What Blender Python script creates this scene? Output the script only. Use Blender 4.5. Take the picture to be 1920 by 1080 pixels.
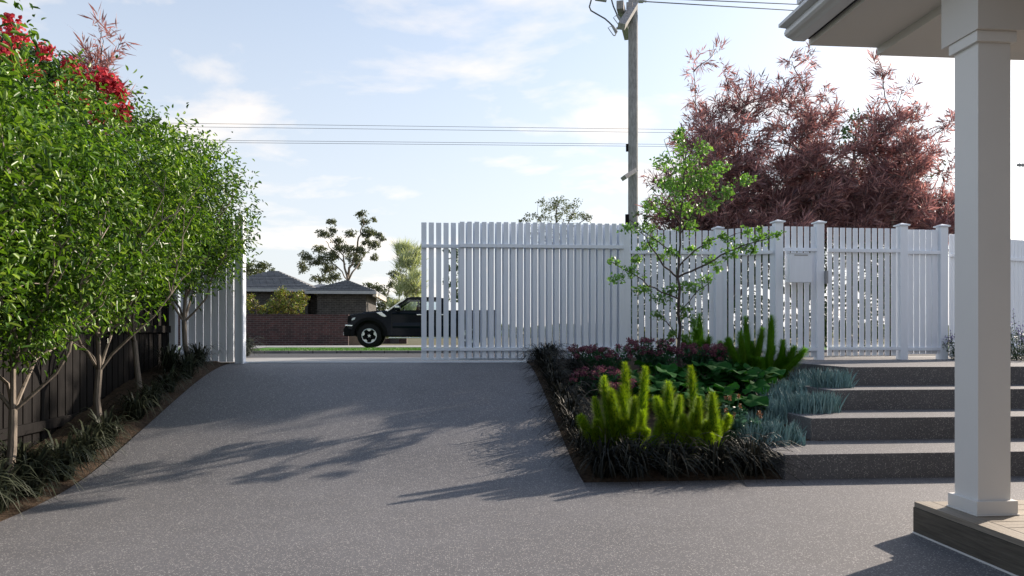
import bpy, bmesh, math, random
import numpy as np
from mathutils import Vector, Matrix

C = bpy.context.scene.collection
R = math.radians
for o in list(bpy.data.objects):
    bpy.data.objects.remove(o)

# ------------------------------------------------------------------ camera, sky, sun, exposure
F, HY, EYE = 1400.0, 627.0, 1.15          # focal length (px of a 1920 wide frame), horizon row, eye height
YAW = math.atan(120.0 / 1400.0)
cam_d = bpy.data.cameras.new('camera')
cam = bpy.data.objects.new('camera', cam_d)
C.objects.link(cam)
cam.location = (0, 0, EYE)
cam.rotation_euler = (R(90), 0, -YAW)
cam_d.sensor_width = 36.0
cam_d.lens = 36.0 * F / 1920.0
cam_d.shift_y = (HY - 540.0) / 1920.0
cam_d.clip_start = 0.05
cam_d.clip_end = 5000
bpy.context.scene.camera = cam

SUN_AZ, SUN_EL = R(60.0), R(22.6)          # azimuth measured from +Y towards +X
sd = Vector((math.sin(SUN_AZ) * math.cos(SUN_EL), math.cos(SUN_AZ) * math.cos(SUN_EL), math.sin(SUN_EL)))
sun_d = bpy.data.lights.new('sun', 'SUN')
sun_d.energy = 4.9
sun_d.angle = R(0.45)
sun_d.color = (1.0, 0.86, 0.72)
sun = bpy.data.objects.new('sun', sun_d)
C.objects.link(sun)
sun.rotation_euler = (-sd).to_track_quat('-Z', 'Y').to_euler()

w = bpy.data.worlds.new('World')
bpy.context.scene.world = w
w.use_nodes = True
nt = w.node_tree
nt.nodes.clear()
def wn(t, **k):
    n = nt.nodes.new(t)
    for a, b in k.items(): setattr(n, a, b)
    return n
sky = wn('ShaderNodeTexSky', sky_type='NISHITA', sun_disc=False, sun_elevation=SUN_EL, sun_rotation=SUN_AZ)
sky.air_density = 1.0; sky.dust_density = 1.2; sky.ozone_density = 1.5
geo = wn('ShaderNodeTexCoord')
sep = wn('ShaderNodeSeparateXYZ'); nt.links.new(geo.outputs['Generated'], sep.inputs[0])
mx = wn('ShaderNodeMath', operation='MAXIMUM'); nt.links.new(sep.outputs['Z'], mx.inputs[0]); mx.inputs[1].default_value = 0.0
ad = wn('ShaderNodeMath', operation='ADD'); nt.links.new(mx.outputs[0], ad.inputs[0]); ad.inputs[1].default_value = 0.22
dx = wn('ShaderNodeMath', operation='DIVIDE'); nt.links.new(sep.outputs['X'], dx.inputs[0]); nt.links.new(ad.outputs[0], dx.inputs[1])
dy = wn('ShaderNodeMath', operation='DIVIDE'); nt.links.new(sep.outputs['Y'], dy.inputs[0]); nt.links.new(ad.outputs[0], dy.inputs[1])
cb = wn('ShaderNodeCombineXYZ'); nt.links.new(dx.outputs[0], cb.inputs[0]); nt.links.new(dy.outputs[0], cb.inputs[1])
mp = wn('ShaderNodeMapping'); nt.links.new(cb.outputs[0], mp.inputs[0]); mp.inputs['Scale'].default_value = (1.2, 1.6, 1); mp.inputs['Rotation'].default_value = (0, 0, 0.35)
mp.inputs['Location'].default_value = (2.3, 1.1, 0)
nz = wn('ShaderNodeTexNoise'); nt.links.new(mp.outputs[0], nz.inputs['Vector'])
nz.inputs['Scale'].default_value = 1.5; nz.inputs['Detail'].default_value = 8; nz.inputs['Roughness'].default_value = 0.55; nz.inputs['Distortion'].default_value = 0.25
cr = wn('ShaderNodeValToRGB'); nt.links.new(nz.outputs['Fac'], cr.inputs[0])
cr.color_ramp.elements[0].position = 0.51; cr.color_ramp.elements[0].color = (0, 0, 0, 1)
cr.color_ramp.elements[1].position = 0.66; cr.color_ramp.elements[1].color = (1, 1, 1, 1)
# thin high veil: a constant share of pale white over the blue, thicker where the noise is high
vb = wn('ShaderNodeMapRange'); nt.links.new(mx.outputs[0], vb.inputs['Value']); vb.inputs['From Min'].default_value = 0.0; vb.inputs['From Max'].default_value = 0.76; vb.inputs['To Min'].default_value = 0.95; vb.inputs['To Max'].default_value = 0.0
ml = wn('ShaderNodeMath', operation='MULTIPLY_ADD'); nt.links.new(cr.outputs[0], ml.inputs[0]); ml.inputs[1].default_value = 0.85; ml.inputs[2].default_value = 0.0
hs = wn('ShaderNodeHueSaturation'); nt.links.new(sky.outputs[0], hs.inputs['Color']); hs.inputs['Saturation'].default_value = 0.45
lum = wn('ShaderNodeRGBToBW'); nt.links.new(hs.outputs[0], lum.inputs[0])
sc1 = wn('ShaderNodeMath', operation='MULTIPLY_ADD'); nt.links.new(lum.outputs[0], sc1.inputs[0]); sc1.inputs[1].default_value = 0.10; sc1.inputs[2].default_value = 3.1
vt = wn('ShaderNodeVectorMath', operation='SCALE'); vt.inputs[0].default_value = (0.965, 0.99, 1.03); nt.links.new(sc1.outputs[0], vt.inputs['Scale'])
base = wn('ShaderNodeMix', data_type='RGBA'); nt.links.new(vb.outputs[0], base.inputs[0]); nt.links.new(sky.outputs[0], base.inputs[6]); nt.links.new(vt.outputs[0], base.inputs[7])
vc = wn('ShaderNodeVectorMath', operation='SCALE'); vc.inputs[0].default_value = (1.40, 1.28, 1.17); nt.links.new(sc1.outputs[0], vc.inputs['Scale'])
mixs = wn('ShaderNodeMix', data_type='RGBA'); nt.links.new(ml.outputs[0], mixs.inputs[0]); nt.links.new(base.outputs[2], mixs.inputs[6]); nt.links.new(vc.outputs[0], mixs.inputs[7])
bg = wn('ShaderNodeBackground'); nt.links.new(mixs.outputs[2], bg.inputs['Color']); bg.inputs['Strength'].default_value = 0.14
wo = wn('ShaderNodeOutputWorld'); nt.links.new(bg.outputs[0], wo.inputs[0])

vs = bpy.context.scene.view_settings
vs.view_transform = 'Standard'; vs.look = 'None'; vs.exposure = 0.85; vs.gamma = 1.0
bpy.context.scene.cycles.max_bounces = 8
bpy.context.scene.cycles.transparent_max_bounces = 12

# ------------------------------------------------------------------ pixel -> world helpers (measuring only)
FW = Vector((math.sin(YAW), math.cos(YAW), 0)); RT = Vector((math.cos(YAW), -math.sin(YAW), 0))
def ray(px, py):
    return FW + RT * ((px - 960.0) / F) + Vector((0, 0, -(py - HY) / F))
def atz(px, py, z):
    d = ray(px, py); t = (z - EYE) / d.z
    return Vector((0, 0, EYE)) + d * t
def atY(px, py, Y):
    d = ray(px, py)
    return Vector((0, 0, EYE)) + d * (Y / d.y)
def mpp(px, Y):                              # metres per pixel at world Y
    return (Y / ray(px, HY).y) / F
PR = [(-50, 0), (5.3, 0), (5.9, 0.05), (6.4, 0.157), (7.0, 0.30), (7.54, 0.428), (8.0, 0.54), (8.47, 0.64), (8.95, 0.725), (9.4, 0.775), (9.85, 0.79), (14, 0.79)]
def zr(Y):
    for (a, za), (b, zb) in zip(PR, PR[1:]):
        if a <= Y <= b: return za + (zb - za) * (Y - a) / (b - a)
    return PR[-1][1]
def onramp(px, py, dz=0.0):
    lo = 1.5; d = ray(px, py)
    Y = lo
    while Y < 12:
        z = EYE + d.z * Y / d.y
        if z <= zr(Y) + dz: break
        Y += 0.01
    p = atY(px, py, Y); p.z = zr(Y) + dz
    return p

# ------------------------------------------------------------------ mesh helpers
class MB:
    def __init__(s): s.v = []; s.f = []
    def add(s, vs_, fs):
        b = len(s.v); s.v += [tuple(p) for p in vs_]; s.f += [tuple(b + i for i in f) for f in fs]; return s
    def box(s, x0, x1, y0, y1, z0, z1):
        return s.add([(x0,y0,z0),(x1,y0,z0),(x1,y1,z0),(x0,y1,z0),(x0,y0,z1),(x1,y0,z1),(x1,y1,z1),(x0,y1,z1)],
                     [(0,3,2,1),(4,5,6,7),(0,1,5,4),(1,2,6,5),(2,3,7,6),(3,0,4,7)])
    def obox(s, c, ux, uy, uz, hx, hy, hz):
        c = Vector(c); ux, uy, uz = Vector(ux), Vector(uy), Vector(uz)
        P = [c + ux*(a*hx) + uy*(b*hy) + uz*(d*hz) for d in (-1,1) for a, b in ((-1,-1),(1,-1),(1,1),(-1,1))]
        return s.add(P, [(0,3,2,1),(4,5,6,7),(0,1,5,4),(1,2,6,5),(2,3,7,6),(3,0,4,7)])
    def beam(s, a, b, w_, h_, up=(0,0,1)):
        a, b = Vector(a), Vector(b); d = (b - a); L = d.length; d.normalize()
        sd_ = d.cross(Vector(up)).normalized(); u = sd_.cross(d)
        return s.obox((a + b) / 2, d, sd_, u, L / 2, w_ / 2, h_ / 2)
    def tube(s, pts, rad, n=6, cap=True):
        pts = [Vector(p) for p in pts]
        if not hasattr(rad, '__len__'): rad = [rad] * len(pts)
        rings = []; ref = Vector((0.31, 0.87, 0.38)).normalized()
        for i, p in enumerate(pts):
            d = (pts[min(i+1, len(pts)-1)] - pts[max(i-1, 0)])
            if d.length < 1e-9: d = Vector((0,0,1))
            d.normalize()
            a = d.cross(ref)
            if a.length < 0.1: a = d.cross(Vector((1,0,0)))
            a.normalize(); b = d.cross(a)
            rings.append([p + (a*math.cos(2*math.pi*k/n) + b*math.sin(2*math.pi*k/n)) * rad[i] for k in range(n)])
        vs_ = [q for r in rings for q in r]; fs = []
        for i in range(len(pts)-1):
            for k in range(n):
                fs.append((i*n+k, i*n+(k+1)%n, (i+1)*n+(k+1)%n, (i+1)*n+k))
        if cap:
            fs.append(tuple(range(n))[::-1]); fs.append(tuple((len(pts)-1)*n + k for k in range(n)))
        return s.add(vs_, fs)
    def prism(s, poly, axis, a, b):            # poly 2D extruded along axis from a to b
        n = len(poly)
        def P(u, v, t):
            return (t, u, v) if axis == 'x' else ((u, t, v) if axis == 'y' else (u, v, t))
        vs_ = [P(u, v, a) for u, v in poly] + [P(u, v, b) for u, v in poly]
        fs = [tuple(range(n)), tuple(range(2*n-1, n-1, -1))] + [(i, i+n, (i+1) % n + n, (i+1) % n) for i in range(n)]
        return s.add(vs_, fs)
    def lathe(s, prof, c, ax, n=24):           # prof [(r, t)] round axis 'x','y','z'
        vs_ = []; fs = []
        for r_, t in prof:
            for k in range(n):
                q = 2*math.pi*k/n; u, v = r_*math.cos(q), r_*math.sin(q)
                vs_.append({'x': (c[0]+t, c[1]+u, c[2]+v), 'y': (c[0]+u, c[1]+t, c[2]+v), 'z': (c[0]+u, c[1]+v, c[2]+t)}[ax])
        for i in range(len(prof)-1):
            for k in range(n):
                fs.append((i*n+k, i*n+(k+1)%n, (i+1)*n+(k+1)%n, (i+1)*n+k))
        fs.append(tuple(range(n))[::-1]); fs.append(tuple((len(prof)-1)*n+k for k in range(n)))
        return s.add(vs_, fs)
    def build(s, name, m, parent=None, local=False, smooth=False, bevel=0, seg=2):
        v = s.v
        if parent is not None and not local:
            r_ = parent
            while r_.parent: r_ = r_.parent
            L = r_.location; v = [(a-L.x, b-L.y, c-L.z) for a, b, c in v]
        me = bpy.data.meshes.new(name); me.from_pydata(v, [], s.f)
        bm = bmesh.new(); bm.from_mesh(me); bmesh.ops.recalc_face_normals(bm, faces=bm.faces); bm.to_mesh(me); bm.free()
        me.materials.append(m)
        if smooth:
            me.polygons.foreach_set('use_smooth', [True]*len(me.polygons))
            try: me.set_sharp_from_angle(angle=R(38))
            except Exception: pass
        o = bpy.data.objects.new(name, me); C.objects.link(o)
        if parent is not None: o.parent = parent
        if bevel:
            b = o.modifiers.new('bevel', 'BEVEL'); b.width = bevel; b.segments = seg; b.limit_method = 'ANGLE'
        return o

def np_obj(name, V, Fc, m, parent=None, smooth=False, local=False):
    V = np.asarray(V, dtype=np.float32).reshape(-1, 3); Fc = np.asarray(Fc, dtype=np.int32)
    if parent is not None and not local:
        r_ = parent
        while r_.parent: r_ = r_.parent
        V = V - np.array(r_.location, dtype=np.float32)
    me = bpy.data.meshes.new(name)
    me.vertices.add(len(V)); me.vertices.foreach_set('co', V.ravel())
    k = Fc.shape[1]
    me.loops.add(Fc.size); me.loops.foreach_set('vertex_index', Fc.ravel())
    me.polygons.add(len(Fc)); me.polygons.foreach_set('loop_start', np.arange(0, Fc.size, k, dtype=np.int32))
    me.update(calc_edges=True); me.validate()
    if smooth: me.polygons.foreach_set('use_smooth', [True]*len(me.polygons))
    me.materials.append(m)
    o = bpy.data.objects.new(name, me); C.objects.link(o)
    if parent is not None: o.parent = parent
    return o

OVAL = (np.array([(0,0,0),(.28,.42,.5),(.68,.40,.45),(1,0,-.25),(.68,-.40,.45),(.28,-.42,.5)]), [(0,1,2,3),(0,3,4,5)])
BLADE = (np.array([(0,.5,0),(0,-.5,0),(1,0,0)]), [(0,1,2)])
FAN = (np.array([(0,0,0),(.75,.55,.1),(1.,.22,.25),(.88,0,.12),(1.,-.22,.25),(.75,-.55,.1)]), [(0,1,2,3),(0,3,4,5)])
DIAM = (np.array([(0,0,0),(.45,.5,.15),(1,0,0),(.45,-.5,.15)]), [(0,1,2,3)])
def unit(a):
    return a / np.maximum(np.linalg.norm(a, axis=-1, keepdims=True), 1e-9)
def leaves(P, D, N, L, W, tmpl=OVAL):
    T, fs = tmpl
    P = np.asarray(P, float); D = unit(np.asarray(D, float)); S = unit(np.cross(N, D)); U = np.cross(D, S)
    L = np.broadcast_to(L, (len(P),)); W = np.broadcast_to(W, (len(P),))
    V = (P[:,None,:] + D[:,None,:]*(T[None,:,0:1]*L[:,None,None]) + S[:,None,:]*(T[None,:,1:2]*W[:,None,None]) + U[:,None,:]*(T[None,:,2:3]*W[:,None,None]*0.6))
    k = len(T); base = np.arange(len(P))[:,None,None]*k
    Fc = (np.array(fs)[None,:,:] + base).reshape(-1, len(fs[0]))
    return V.reshape(-1,3), Fc
def merge(parts):
    V = []; Fc = []; n = 0
    for v, f in parts:
        V.append(v); Fc.append(f + n); n += len(v)
    return np.concatenate(V), np.concatenate(Fc)
def rdir(rg, n, bias=(0,0,0)):
    return unit(unit(rg.normal(size=(n,3))) + np.array(bias))
def ball(rg, n, r=(1,1,1), power=1/3., lo=0.0):
    return unit(rg.normal(size=(n,3))) * ((lo + (1-lo)*rg.random(n)) ** power)[:,None] * np.array(r)

# ------------------------------------------------------------------ object helpers
def tag(o, label=None, cat=None, group=None, kind=None):
    if label: o['label'] = label
    if cat: o['category'] = cat
    if group: o['group'] = group
    if kind: o['kind'] = kind
    return o
def thing(name, label, cat, loc=(0,0,0), group=None):
    o = bpy.data.objects.new(name, None); o.empty_display_size = 0.2; C.objects.link(o); o.location = loc
    return tag(o, label, cat, group)
def dup(root, loc, rz=0, sc=1.0, label=None):
    def cp(o, par):
        c = o.copy(); C.objects.link(c)
        if par: c.parent = par
        for ch in list(o.children): cp(ch, c)
        return c
    r_ = cp(root, None); r_.location = loc; r_.rotation_euler = (0,0,rz); r_.scale = (sc,sc,sc)
    if label: r_['label'] = label
    return r_

# ------------------------------------------------------------------ materials
def mat(name, col, rough=0.6, spec=0.5, metal=0.0, var=0.0, vscale=5.0, bump=0.0, bscale=40.0, coat=0.0, stretch=None, col2=None):
    m = bpy.data.materials.new(name); m.use_nodes = True
    t = m.node_tree; b = t.nodes['Principled BSDF']
    b.inputs['Base Color'].default_value = (*col, 1); b.inputs['Roughness'].default_value = rough
    b.inputs['Specular IOR Level'].default_value = spec; b.inputs['Metallic'].default_value = metal
    b.inputs['Coat Weight'].default_value = coat
    tc = t.nodes.new('ShaderNodeTexCoord'); mpn = t.nodes.new('ShaderNodeMapping'); t.links.new(tc.outputs['Object'], mpn.inputs[0])
    if stretch: mpn.inputs['Scale'].default_value = stretch
    if var or col2:
        n = t.nodes.new('ShaderNodeTexNoise'); t.links.new(mpn.outputs[0], n.inputs['Vector']); n.inputs['Scale'].default_value = vscale; n.inputs['Detail'].default_value = 6
        n.inputs['Roughness'].default_value = 0.65
        r_ = t.nodes.new('ShaderNodeValToRGB'); t.links.new(n.outputs['Fac'], r_.inputs[0])
        c2 = col2 or tuple(min(1, c*(1+var)) for c in col); c1 = col if col2 else tuple(c*(1-var) for c in col)
        r_.color_ramp.elements[0].position = 0.3; r_.color_ramp.elements[0].color = (*c1, 1)
        r_.color_ramp.elements[1].position = 0.7; r_.color_ramp.elements[1].color = (*c2, 1)
        t.links.new(r_.outputs[0], b.inputs['Base Color'])
    if bump:
        n2 = t.nodes.new('ShaderNodeTexNoise'); t.links.new(mpn.outputs[0], n2.inputs['Vector']); n2.inputs['Scale'].default_value = bscale; n2.inputs['Detail'].default_value = 5
        bp = t.nodes.new('ShaderNodeBump'); bp.inputs['Strength'].default_value = bump; bp.inputs['Distance'].default_value = 0.01
        t.links.new(n2.outputs['Fac'], bp.inputs['Height']); t.links.new(bp.outputs[0], b.inputs['Normal'])
    return m
def leafmat(name, cols, trans=0.45, rough=0.5, spec=0.35, tint=(1.25, 1.25, 0.6), nsc=2.2, nam=.35):
    m = bpy.data.materials.new(name); m.use_nodes = True
    t = m.node_tree; b = t.nodes['Principled BSDF']; out = t.nodes['Material Output']
    g = t.nodes.new('ShaderNodeNewGeometry'); r_ = t.nodes.new('ShaderNodeValToRGB'); t.links.new(g.outputs['Random Per Island'], r_.inputs[0])
    e = r_.color_ramp.elements
    for i, c in enumerate(cols):
        p = i / max(1, len(cols)-1)
        if i == 0: e[0].position = 0; e[0].color = (*c, 1)
        elif i == len(cols)-1: e[-1].position = 1; e[-1].color = (*c, 1)
        else:
            q = e.new(p); q.color = (*c, 1)
    tc = t.nodes.new('ShaderNodeTexCoord'); nz_ = t.nodes.new('ShaderNodeTexNoise'); nz_.inputs['Scale'].default_value = nsc; nz_.inputs['Detail'].default_value = 3; t.links.new(tc.outputs['Object'], nz_.inputs['Vector'])
    mr = t.nodes.new('ShaderNodeMapRange'); t.links.new(nz_.outputs['Fac'], mr.inputs['Value']); mr.inputs['From Min'].default_value = .3; mr.inputs['From Max'].default_value = .7; mr.inputs['To Min'].default_value = 1-nam; mr.inputs['To Max'].default_value = 1+nam
    sv = t.nodes.new('ShaderNodeVectorMath'); sv.operation = 'SCALE'; t.links.new(r_.outputs[0], sv.inputs[0]); t.links.new(mr.outputs[0], sv.inputs['Scale'])
    t.links.new(sv.outputs[0], b.inputs['Base Color']); b.inputs['Roughness'].default_value = rough; b.inputs['Specular IOR Level'].default_value = spec
    tr = t.nodes.new('ShaderNodeBsdfTranslucent'); vm = t.nodes.new('ShaderNodeVectorMath'); vm.operation = 'MULTIPLY'
    t.links.new(sv.outputs[0], vm.inputs[0]); vm.inputs[1].default_value = tint; t.links.new(vm.outputs[0], tr.inputs['Color'])
    mi = t.nodes.new('ShaderNodeMixShader'); mi.inputs[0].default_value = trans
    t.links.new(b.outputs[0], mi.inputs[1]); t.links.new(tr.outputs[0], mi.inputs[2]); t.links.new(mi.outputs[0], out.inputs[0])
    return m
def speckle(name, base, fleck, dark, scale=90.0, thr=0.13):
    m = bpy.data.materials.new(name); m.use_nodes = True
    t = m.node_tree; b = t.nodes['Principled BSDF']; N = t.nodes.new; Lk = t.links.new
    tc = N('ShaderNodeTexCoord')
    n0 = N('ShaderNodeTexNoise'); Lk(tc.outputs['Object'], n0.inputs['Vector']); n0.inputs['Scale'].default_value = 0.9; n0.inputs['Detail'].default_value = 5
    r0 = N('ShaderNodeValToRGB'); Lk(n0.outputs['Fac'], r0.inputs[0]); r0.color_ramp.elements[0].position = .35; r0.color_ramp.elements[1].position = .68
    r0.color_ramp.elements[0].color = (*[c*.90 for c in base], 1); r0.color_ramp.elements[1].color = (*[c*1.08 for c in base], 1)
    # faint darker drifts and stains
    n4 = N('ShaderNodeTexNoise'); Lk(tc.outputs['Object'], n4.inputs['Vector']); n4.inputs['Scale'].default_value = 4.5; n4.inputs['Detail'].default_value = 8; n4.inputs['Roughness'].default_value = .7
    r4 = N('ShaderNodeValToRGB'); Lk(n4.outputs['Fac'], r4.inputs[0]); r4.color_ramp.elements[0].position = .38; r4.color_ramp.elements[0].color = (.93,.925,.92,1); r4.color_ramp.elements[1].position = .55
    m4 = N('ShaderNodeMix'); m4.data_type = 'RGBA'; m4.blend_type = 'MULTIPLY'; m4.inputs[0].default_value = 1; Lk(r0.outputs[0], m4.inputs[6]); Lk(r4.outputs[0], m4.inputs[7])
    prev = m4.outputs[2]
    for sc_, th, colr in ((scale, thr, fleck), (scale*1.7, thr*1.05, dark), (scale*.5, thr*.42, fleck)):
        v = N('ShaderNodeTexVoronoi'); Lk(tc.outputs['Object'], v.inputs['Vector']); v.inputs['Scale'].default_value = sc_
        sepc = N('ShaderNodeSeparateColor'); Lk(v.outputs['Color'], sepc.inputs[0])
        md = N('ShaderNodeMath'); md.operation = 'MULTIPLY'; Lk(sepc.outputs[0], md.inputs[0]); md.inputs[1].default_value = th*2.4
        lt = N('ShaderNodeMath'); lt.operation = 'LESS_THAN'; Lk(v.outputs['Distance'], lt.inputs[0]); Lk(md.outputs[0], lt.inputs[1])
        mi = N('ShaderNodeMix'); mi.data_type = 'RGBA'; Lk(lt.outputs[0], mi.inputs[0]); Lk(prev, mi.inputs[6]); mi.inputs[7].default_value = (*colr, 1)
        prev = mi.outputs[2]
    Lk(prev, b.inputs['Base Color']); b.inputs['Roughness'].default_value = .72; b.inputs['Specular IOR Level'].default_value = .35
    n2 = N('ShaderNodeTexNoise'); Lk(tc.outputs['Object'], n2.inputs['Vector']); n2.inputs['Scale'].default_value = 120; n2.inputs['Detail'].default_value = 3
    bp = N('ShaderNodeBump'); bp.inputs['Strength'].default_value = .15; bp.inputs['Distance'].default_value = .002; Lk(n2.outputs['Fac'], bp.inputs['Height']); Lk(bp.outputs[0], b.inputs['Normal'])
    return m
def brickmat(name, c1, c2, mortar, bw=.33, bh=.11, ms=.012, rough=.85, bias=0.0):
    m = bpy.data.materials.new(name); m.use_nodes = True
    t = m.node_tree; b = t.nodes['Principled BSDF']; N = t.nodes.new; Lk = t.links.new
    tc = N('ShaderNodeTexCoord'); s_ = N('ShaderNodeSeparateXYZ'); Lk(tc.outputs['Object'], s_.inputs[0])
    a_ = N('ShaderNodeMath'); a_.operation = 'ADD'; Lk(s_.outputs[0], a_.inputs[0]); Lk(s_.outputs[1], a_.inputs[1])
    c_ = N('ShaderNodeCombineXYZ'); Lk(a_.outputs[0], c_.inputs[0]); Lk(s_.outputs[2], c_.inputs[1])
    bt = N('ShaderNodeTexBrick'); Lk(c_.outputs[0], bt.inputs['Vector'])
    bt.inputs['Color1'].default_value = (*c1,1); bt.inputs['Color2'].default_value = (*c2,1); bt.inputs['Mortar'].default_value = (*mortar,1)
    bt.inputs['Scale'].default_value = 1; bt.inputs['Brick Width'].default_value = bw; bt.inputs['Row Height'].default_value = bh; bt.inputs['Mortar Size'].default_value = ms; bt.inputs['Bias'].default_value = bias
    n = N('ShaderNodeTexNoise'); Lk(tc.outputs['Object'], n.inputs['Vector']); n.inputs['Scale'].default_value = 3; n.inputs['Detail'].default_value = 6
    r_ = N('ShaderNodeValToRGB'); Lk(n.outputs['Fac'], r_.inputs[0]); r_.color_ramp.elements[0].color = (.6,.6,.6,1); r_.color_ramp.elements[0].position=.3; r_.color_ramp.elements[1].position=.7
    mi = N('ShaderNodeMix'); mi.data_type='RGBA'; mi.blend_type='MULTIPLY'; mi.inputs[0].default_value=1; Lk(bt.outputs[0], mi.inputs[6]); Lk(r_.outputs[0], mi.inputs[7]); Lk(mi.outputs[2], b.inputs['Base Color'])
    bp = N('ShaderNodeBump'); bp.inputs['Strength'].default_value=.6; bp.inputs['Distance'].default_value=.01; bp.invert=True; Lk(bt.outputs['Fac'], bp.inputs['Height']); Lk(bp.outputs[0], b.inputs['Normal'])
    b.inputs['Roughness'].default_value = rough
    return m

M = {}
M['concrete'] = speckle('exposed_aggregate', (.132,.133,.142), (.34,.33,.325), (.085,.085,.09), 100, .19)
M['step'] = speckle('polished_step_concrete', (.126,.126,.134), (.33,.32,.315), (.07,.07,.075), 85, .18)
M['white'] = mat('white_paint', (.77,.815,.88), .45, .4, var=.04, vscale=3, bump=.06, bscale=18, stretch=(6,6,.7))
M['post_white'] = mat('render_white', (.72,.71,.69), .5, .35, var=.02, vscale=2, bump=.03, bscale=60)
M['soffit'] = mat('soffit_paint', (.62,.60,.57), .6, .3, var=.02, vscale=1.2)
M['gutter'] = mat('gutter_steel', (.60,.61,.62), .35, .5, coat=.2)
M['black'] = mat('dark_gap', (.015,.015,.015), .9)
M['darkwood'] = mat('dark_stained_timber', (.013,.012,.012), .85, .12, var=.35, vscale=3, bump=.3, bscale=12, stretch=(8,8,.6))
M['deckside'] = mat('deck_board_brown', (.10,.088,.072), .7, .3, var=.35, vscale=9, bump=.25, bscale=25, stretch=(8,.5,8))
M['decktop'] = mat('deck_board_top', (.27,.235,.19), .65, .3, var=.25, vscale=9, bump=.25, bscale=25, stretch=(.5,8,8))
M['soil'] = mat('mulch_soil', (.030,.022,.016), .95, .1, col2=(.095,.068,.048), vscale=28, bump=1.0, bscale=60)
M['bark_light'] = mat('pale_bark', (.21,.18,.15), .85, .2, var=.3, vscale=14, bump=.4, bscale=40, stretch=(1,1,.4))
M['bark_grey'] = mat('grey_bark', (.16,.13,.12), .9, .2, var=.35, vscale=14, bump=.5, bscale=40, stretch=(1,1,.4))
M['bark_dark'] = mat('dark_bark', (.075,.06,.055), .9, .2, var=.3, vscale=20, bump=.4, bscale=60, stretch=(1,1,.4))
M['bark_gum'] = mat('gum_bark', (.22,.19,.16), .85, .2, var=.35, vscale=3)
M['hedge_leaf'] = leafmat('hedge_leaf', [(.018,.045,.007),(.05,.12,.012),(.075,.17,.017),(.12,.24,.025),(.26,.38,.09)], .36, .36, .45)
M['hedge_leaf_b'] = leafmat('hedge_leaf_b', [(.02,.055,.007),(.055,.13,.012),(.09,.19,.018),(.14,.26,.025),(.28,.40,.10)], .36, .36, .45)
M['ginkgo_leaf'] = leafmat('fan_leaf', [(.08,.18,.04),(.12,.26,.06),(.19,.36,.08)], .42, .45, .4)
M['maple_leaf'] = leafmat('maple_leaf', [(.07,.05,.06),(.20,.125,.13),(.38,.23,.21),(.19,.14,.165),(.62,.40,.36)], .48, .5, .4, (1.25,.84,.80), nam=.5)
M['pink_leaf'] = leafmat('pink_leaf', [(.24,.15,.15),(.34,.21,.19),(.20,.14,.16)], .4, .5, .3, (1.5,.9,.8))
M['bract'] = leafmat('red_bract', [(.42,.04,.06),(.60,.08,.10),(.30,.02,.04)], .3, .5, .3, (1.1,.8,.8))
M['dark_leaf'] = leafmat('dark_leaf', [(.018,.045,.012),(.03,.07,.016),(.045,.09,.02)], .3)
M['gum_leaf'] = leafmat('gum_leaf', [(.06,.08,.05),(.10,.12,.07),(.15,.165,.09)], .4, tint=(1.2,1.2,.7))
M['olive_leaf'] = leafmat('olive_leaf', [(.06,.085,.035),(.09,.11,.05),(.13,.15,.07)], .35)
M['haze_pale_leaf'] = leafmat('haze_pale_leaf', [(.26,.31,.21),(.36,.41,.28),(.45,.49,.36)], .45)  # paleness stands in for haze over the distant feathery tree
M['bush_leaf'] = leafmat('bush_leaf', [(.07,.12,.02),(.14,.19,.035),(.22,.22,.05),(.16,.08,.04)], .35)
M['fern'] = leafmat('foxtail_fern', [(.15,.27,.012),(.26,.40,.018),(.42,.54,.04)], .5, .6, .15)
M['fern_core'] = mat('fern_core', (.07,.15,.012), .9, .1)
M['fern_dark'] = leafmat('foxtail_fern_back', [(.05,.17,.008),(.09,.25,.012),(.13,.31,.015)], .5, .6, .15)
M['mondo'] = leafmat('black_mondo', [(.008,.010,.009),(.014,.016,.014),(.024,.026,.021),(.085,.082,.062)], .12, .55, .15, (1,1,1))
M['liriope'] = leafmat('dark_strap_leaf', [(.014,.019,.012),(.030,.038,.024),(.075,.085,.052)], .2, .5, .2, (1,1,1))
M['bigleaf'] = leafmat('big_leaf', [(.012,.060,.012),(.016,.080,.015),(.024,.105,.020)], .2, .7, .05)
M['sedum_leaf'] = leafmat('sedum_leaf', [(.025,.09,.045),(.04,.13,.06)], .3, .5)
M['purple'] = leafmat('purple_flower', [(.10,.028,.06),(.17,.055,.10),(.24,.10,.13),(.40,.22,.20)], .3, .6, .2, (1.1,.85,1.0))
M['chalk'] = leafmat('chalk_stick', [(.11,.20,.21),(.16,.27,.28),(.24,.37,.37)], .1, .5, .3, (1,1,1))
M['jade'] = leafmat('jade_leaf', [(.05,.13,.09),(.08,.18,.12)], .2, .45, .4, (1,1,1))
M['orange'] = leafmat('orange_flower', [(.20,.085,.055),(.30,.14,.09)], .2)
M['violet'] = leafmat('violet_flower', [(.06,.04,.22),(.12,.07,.34),(.2,.12,.4)], .2, tint=(1,1,1))
M['lav_leaf'] = leafmat('lavender_leaf', [(.03,.06,.03),(.05,.09,.045)], .2)
M['redbrick'] = brickmat('red_brick', (.036,.017,.016), (.075,.029,.026), (.105,.09,.085), .34, .115, .011)
M['darkbrick'] = brickmat('dark_brick', (.038,.036,.034), (.065,.060,.055), (.13,.125,.12), .30, .11, .010)
M['rooftile'] = brickmat('roof_tile', (.13,.145,.17), (.17,.185,.21), (.05,.055,.065), .42, .13, .018, .6)
M['cream'] = mat('cream_fascia', (.55,.50,.42), .6, var=.08)
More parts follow.
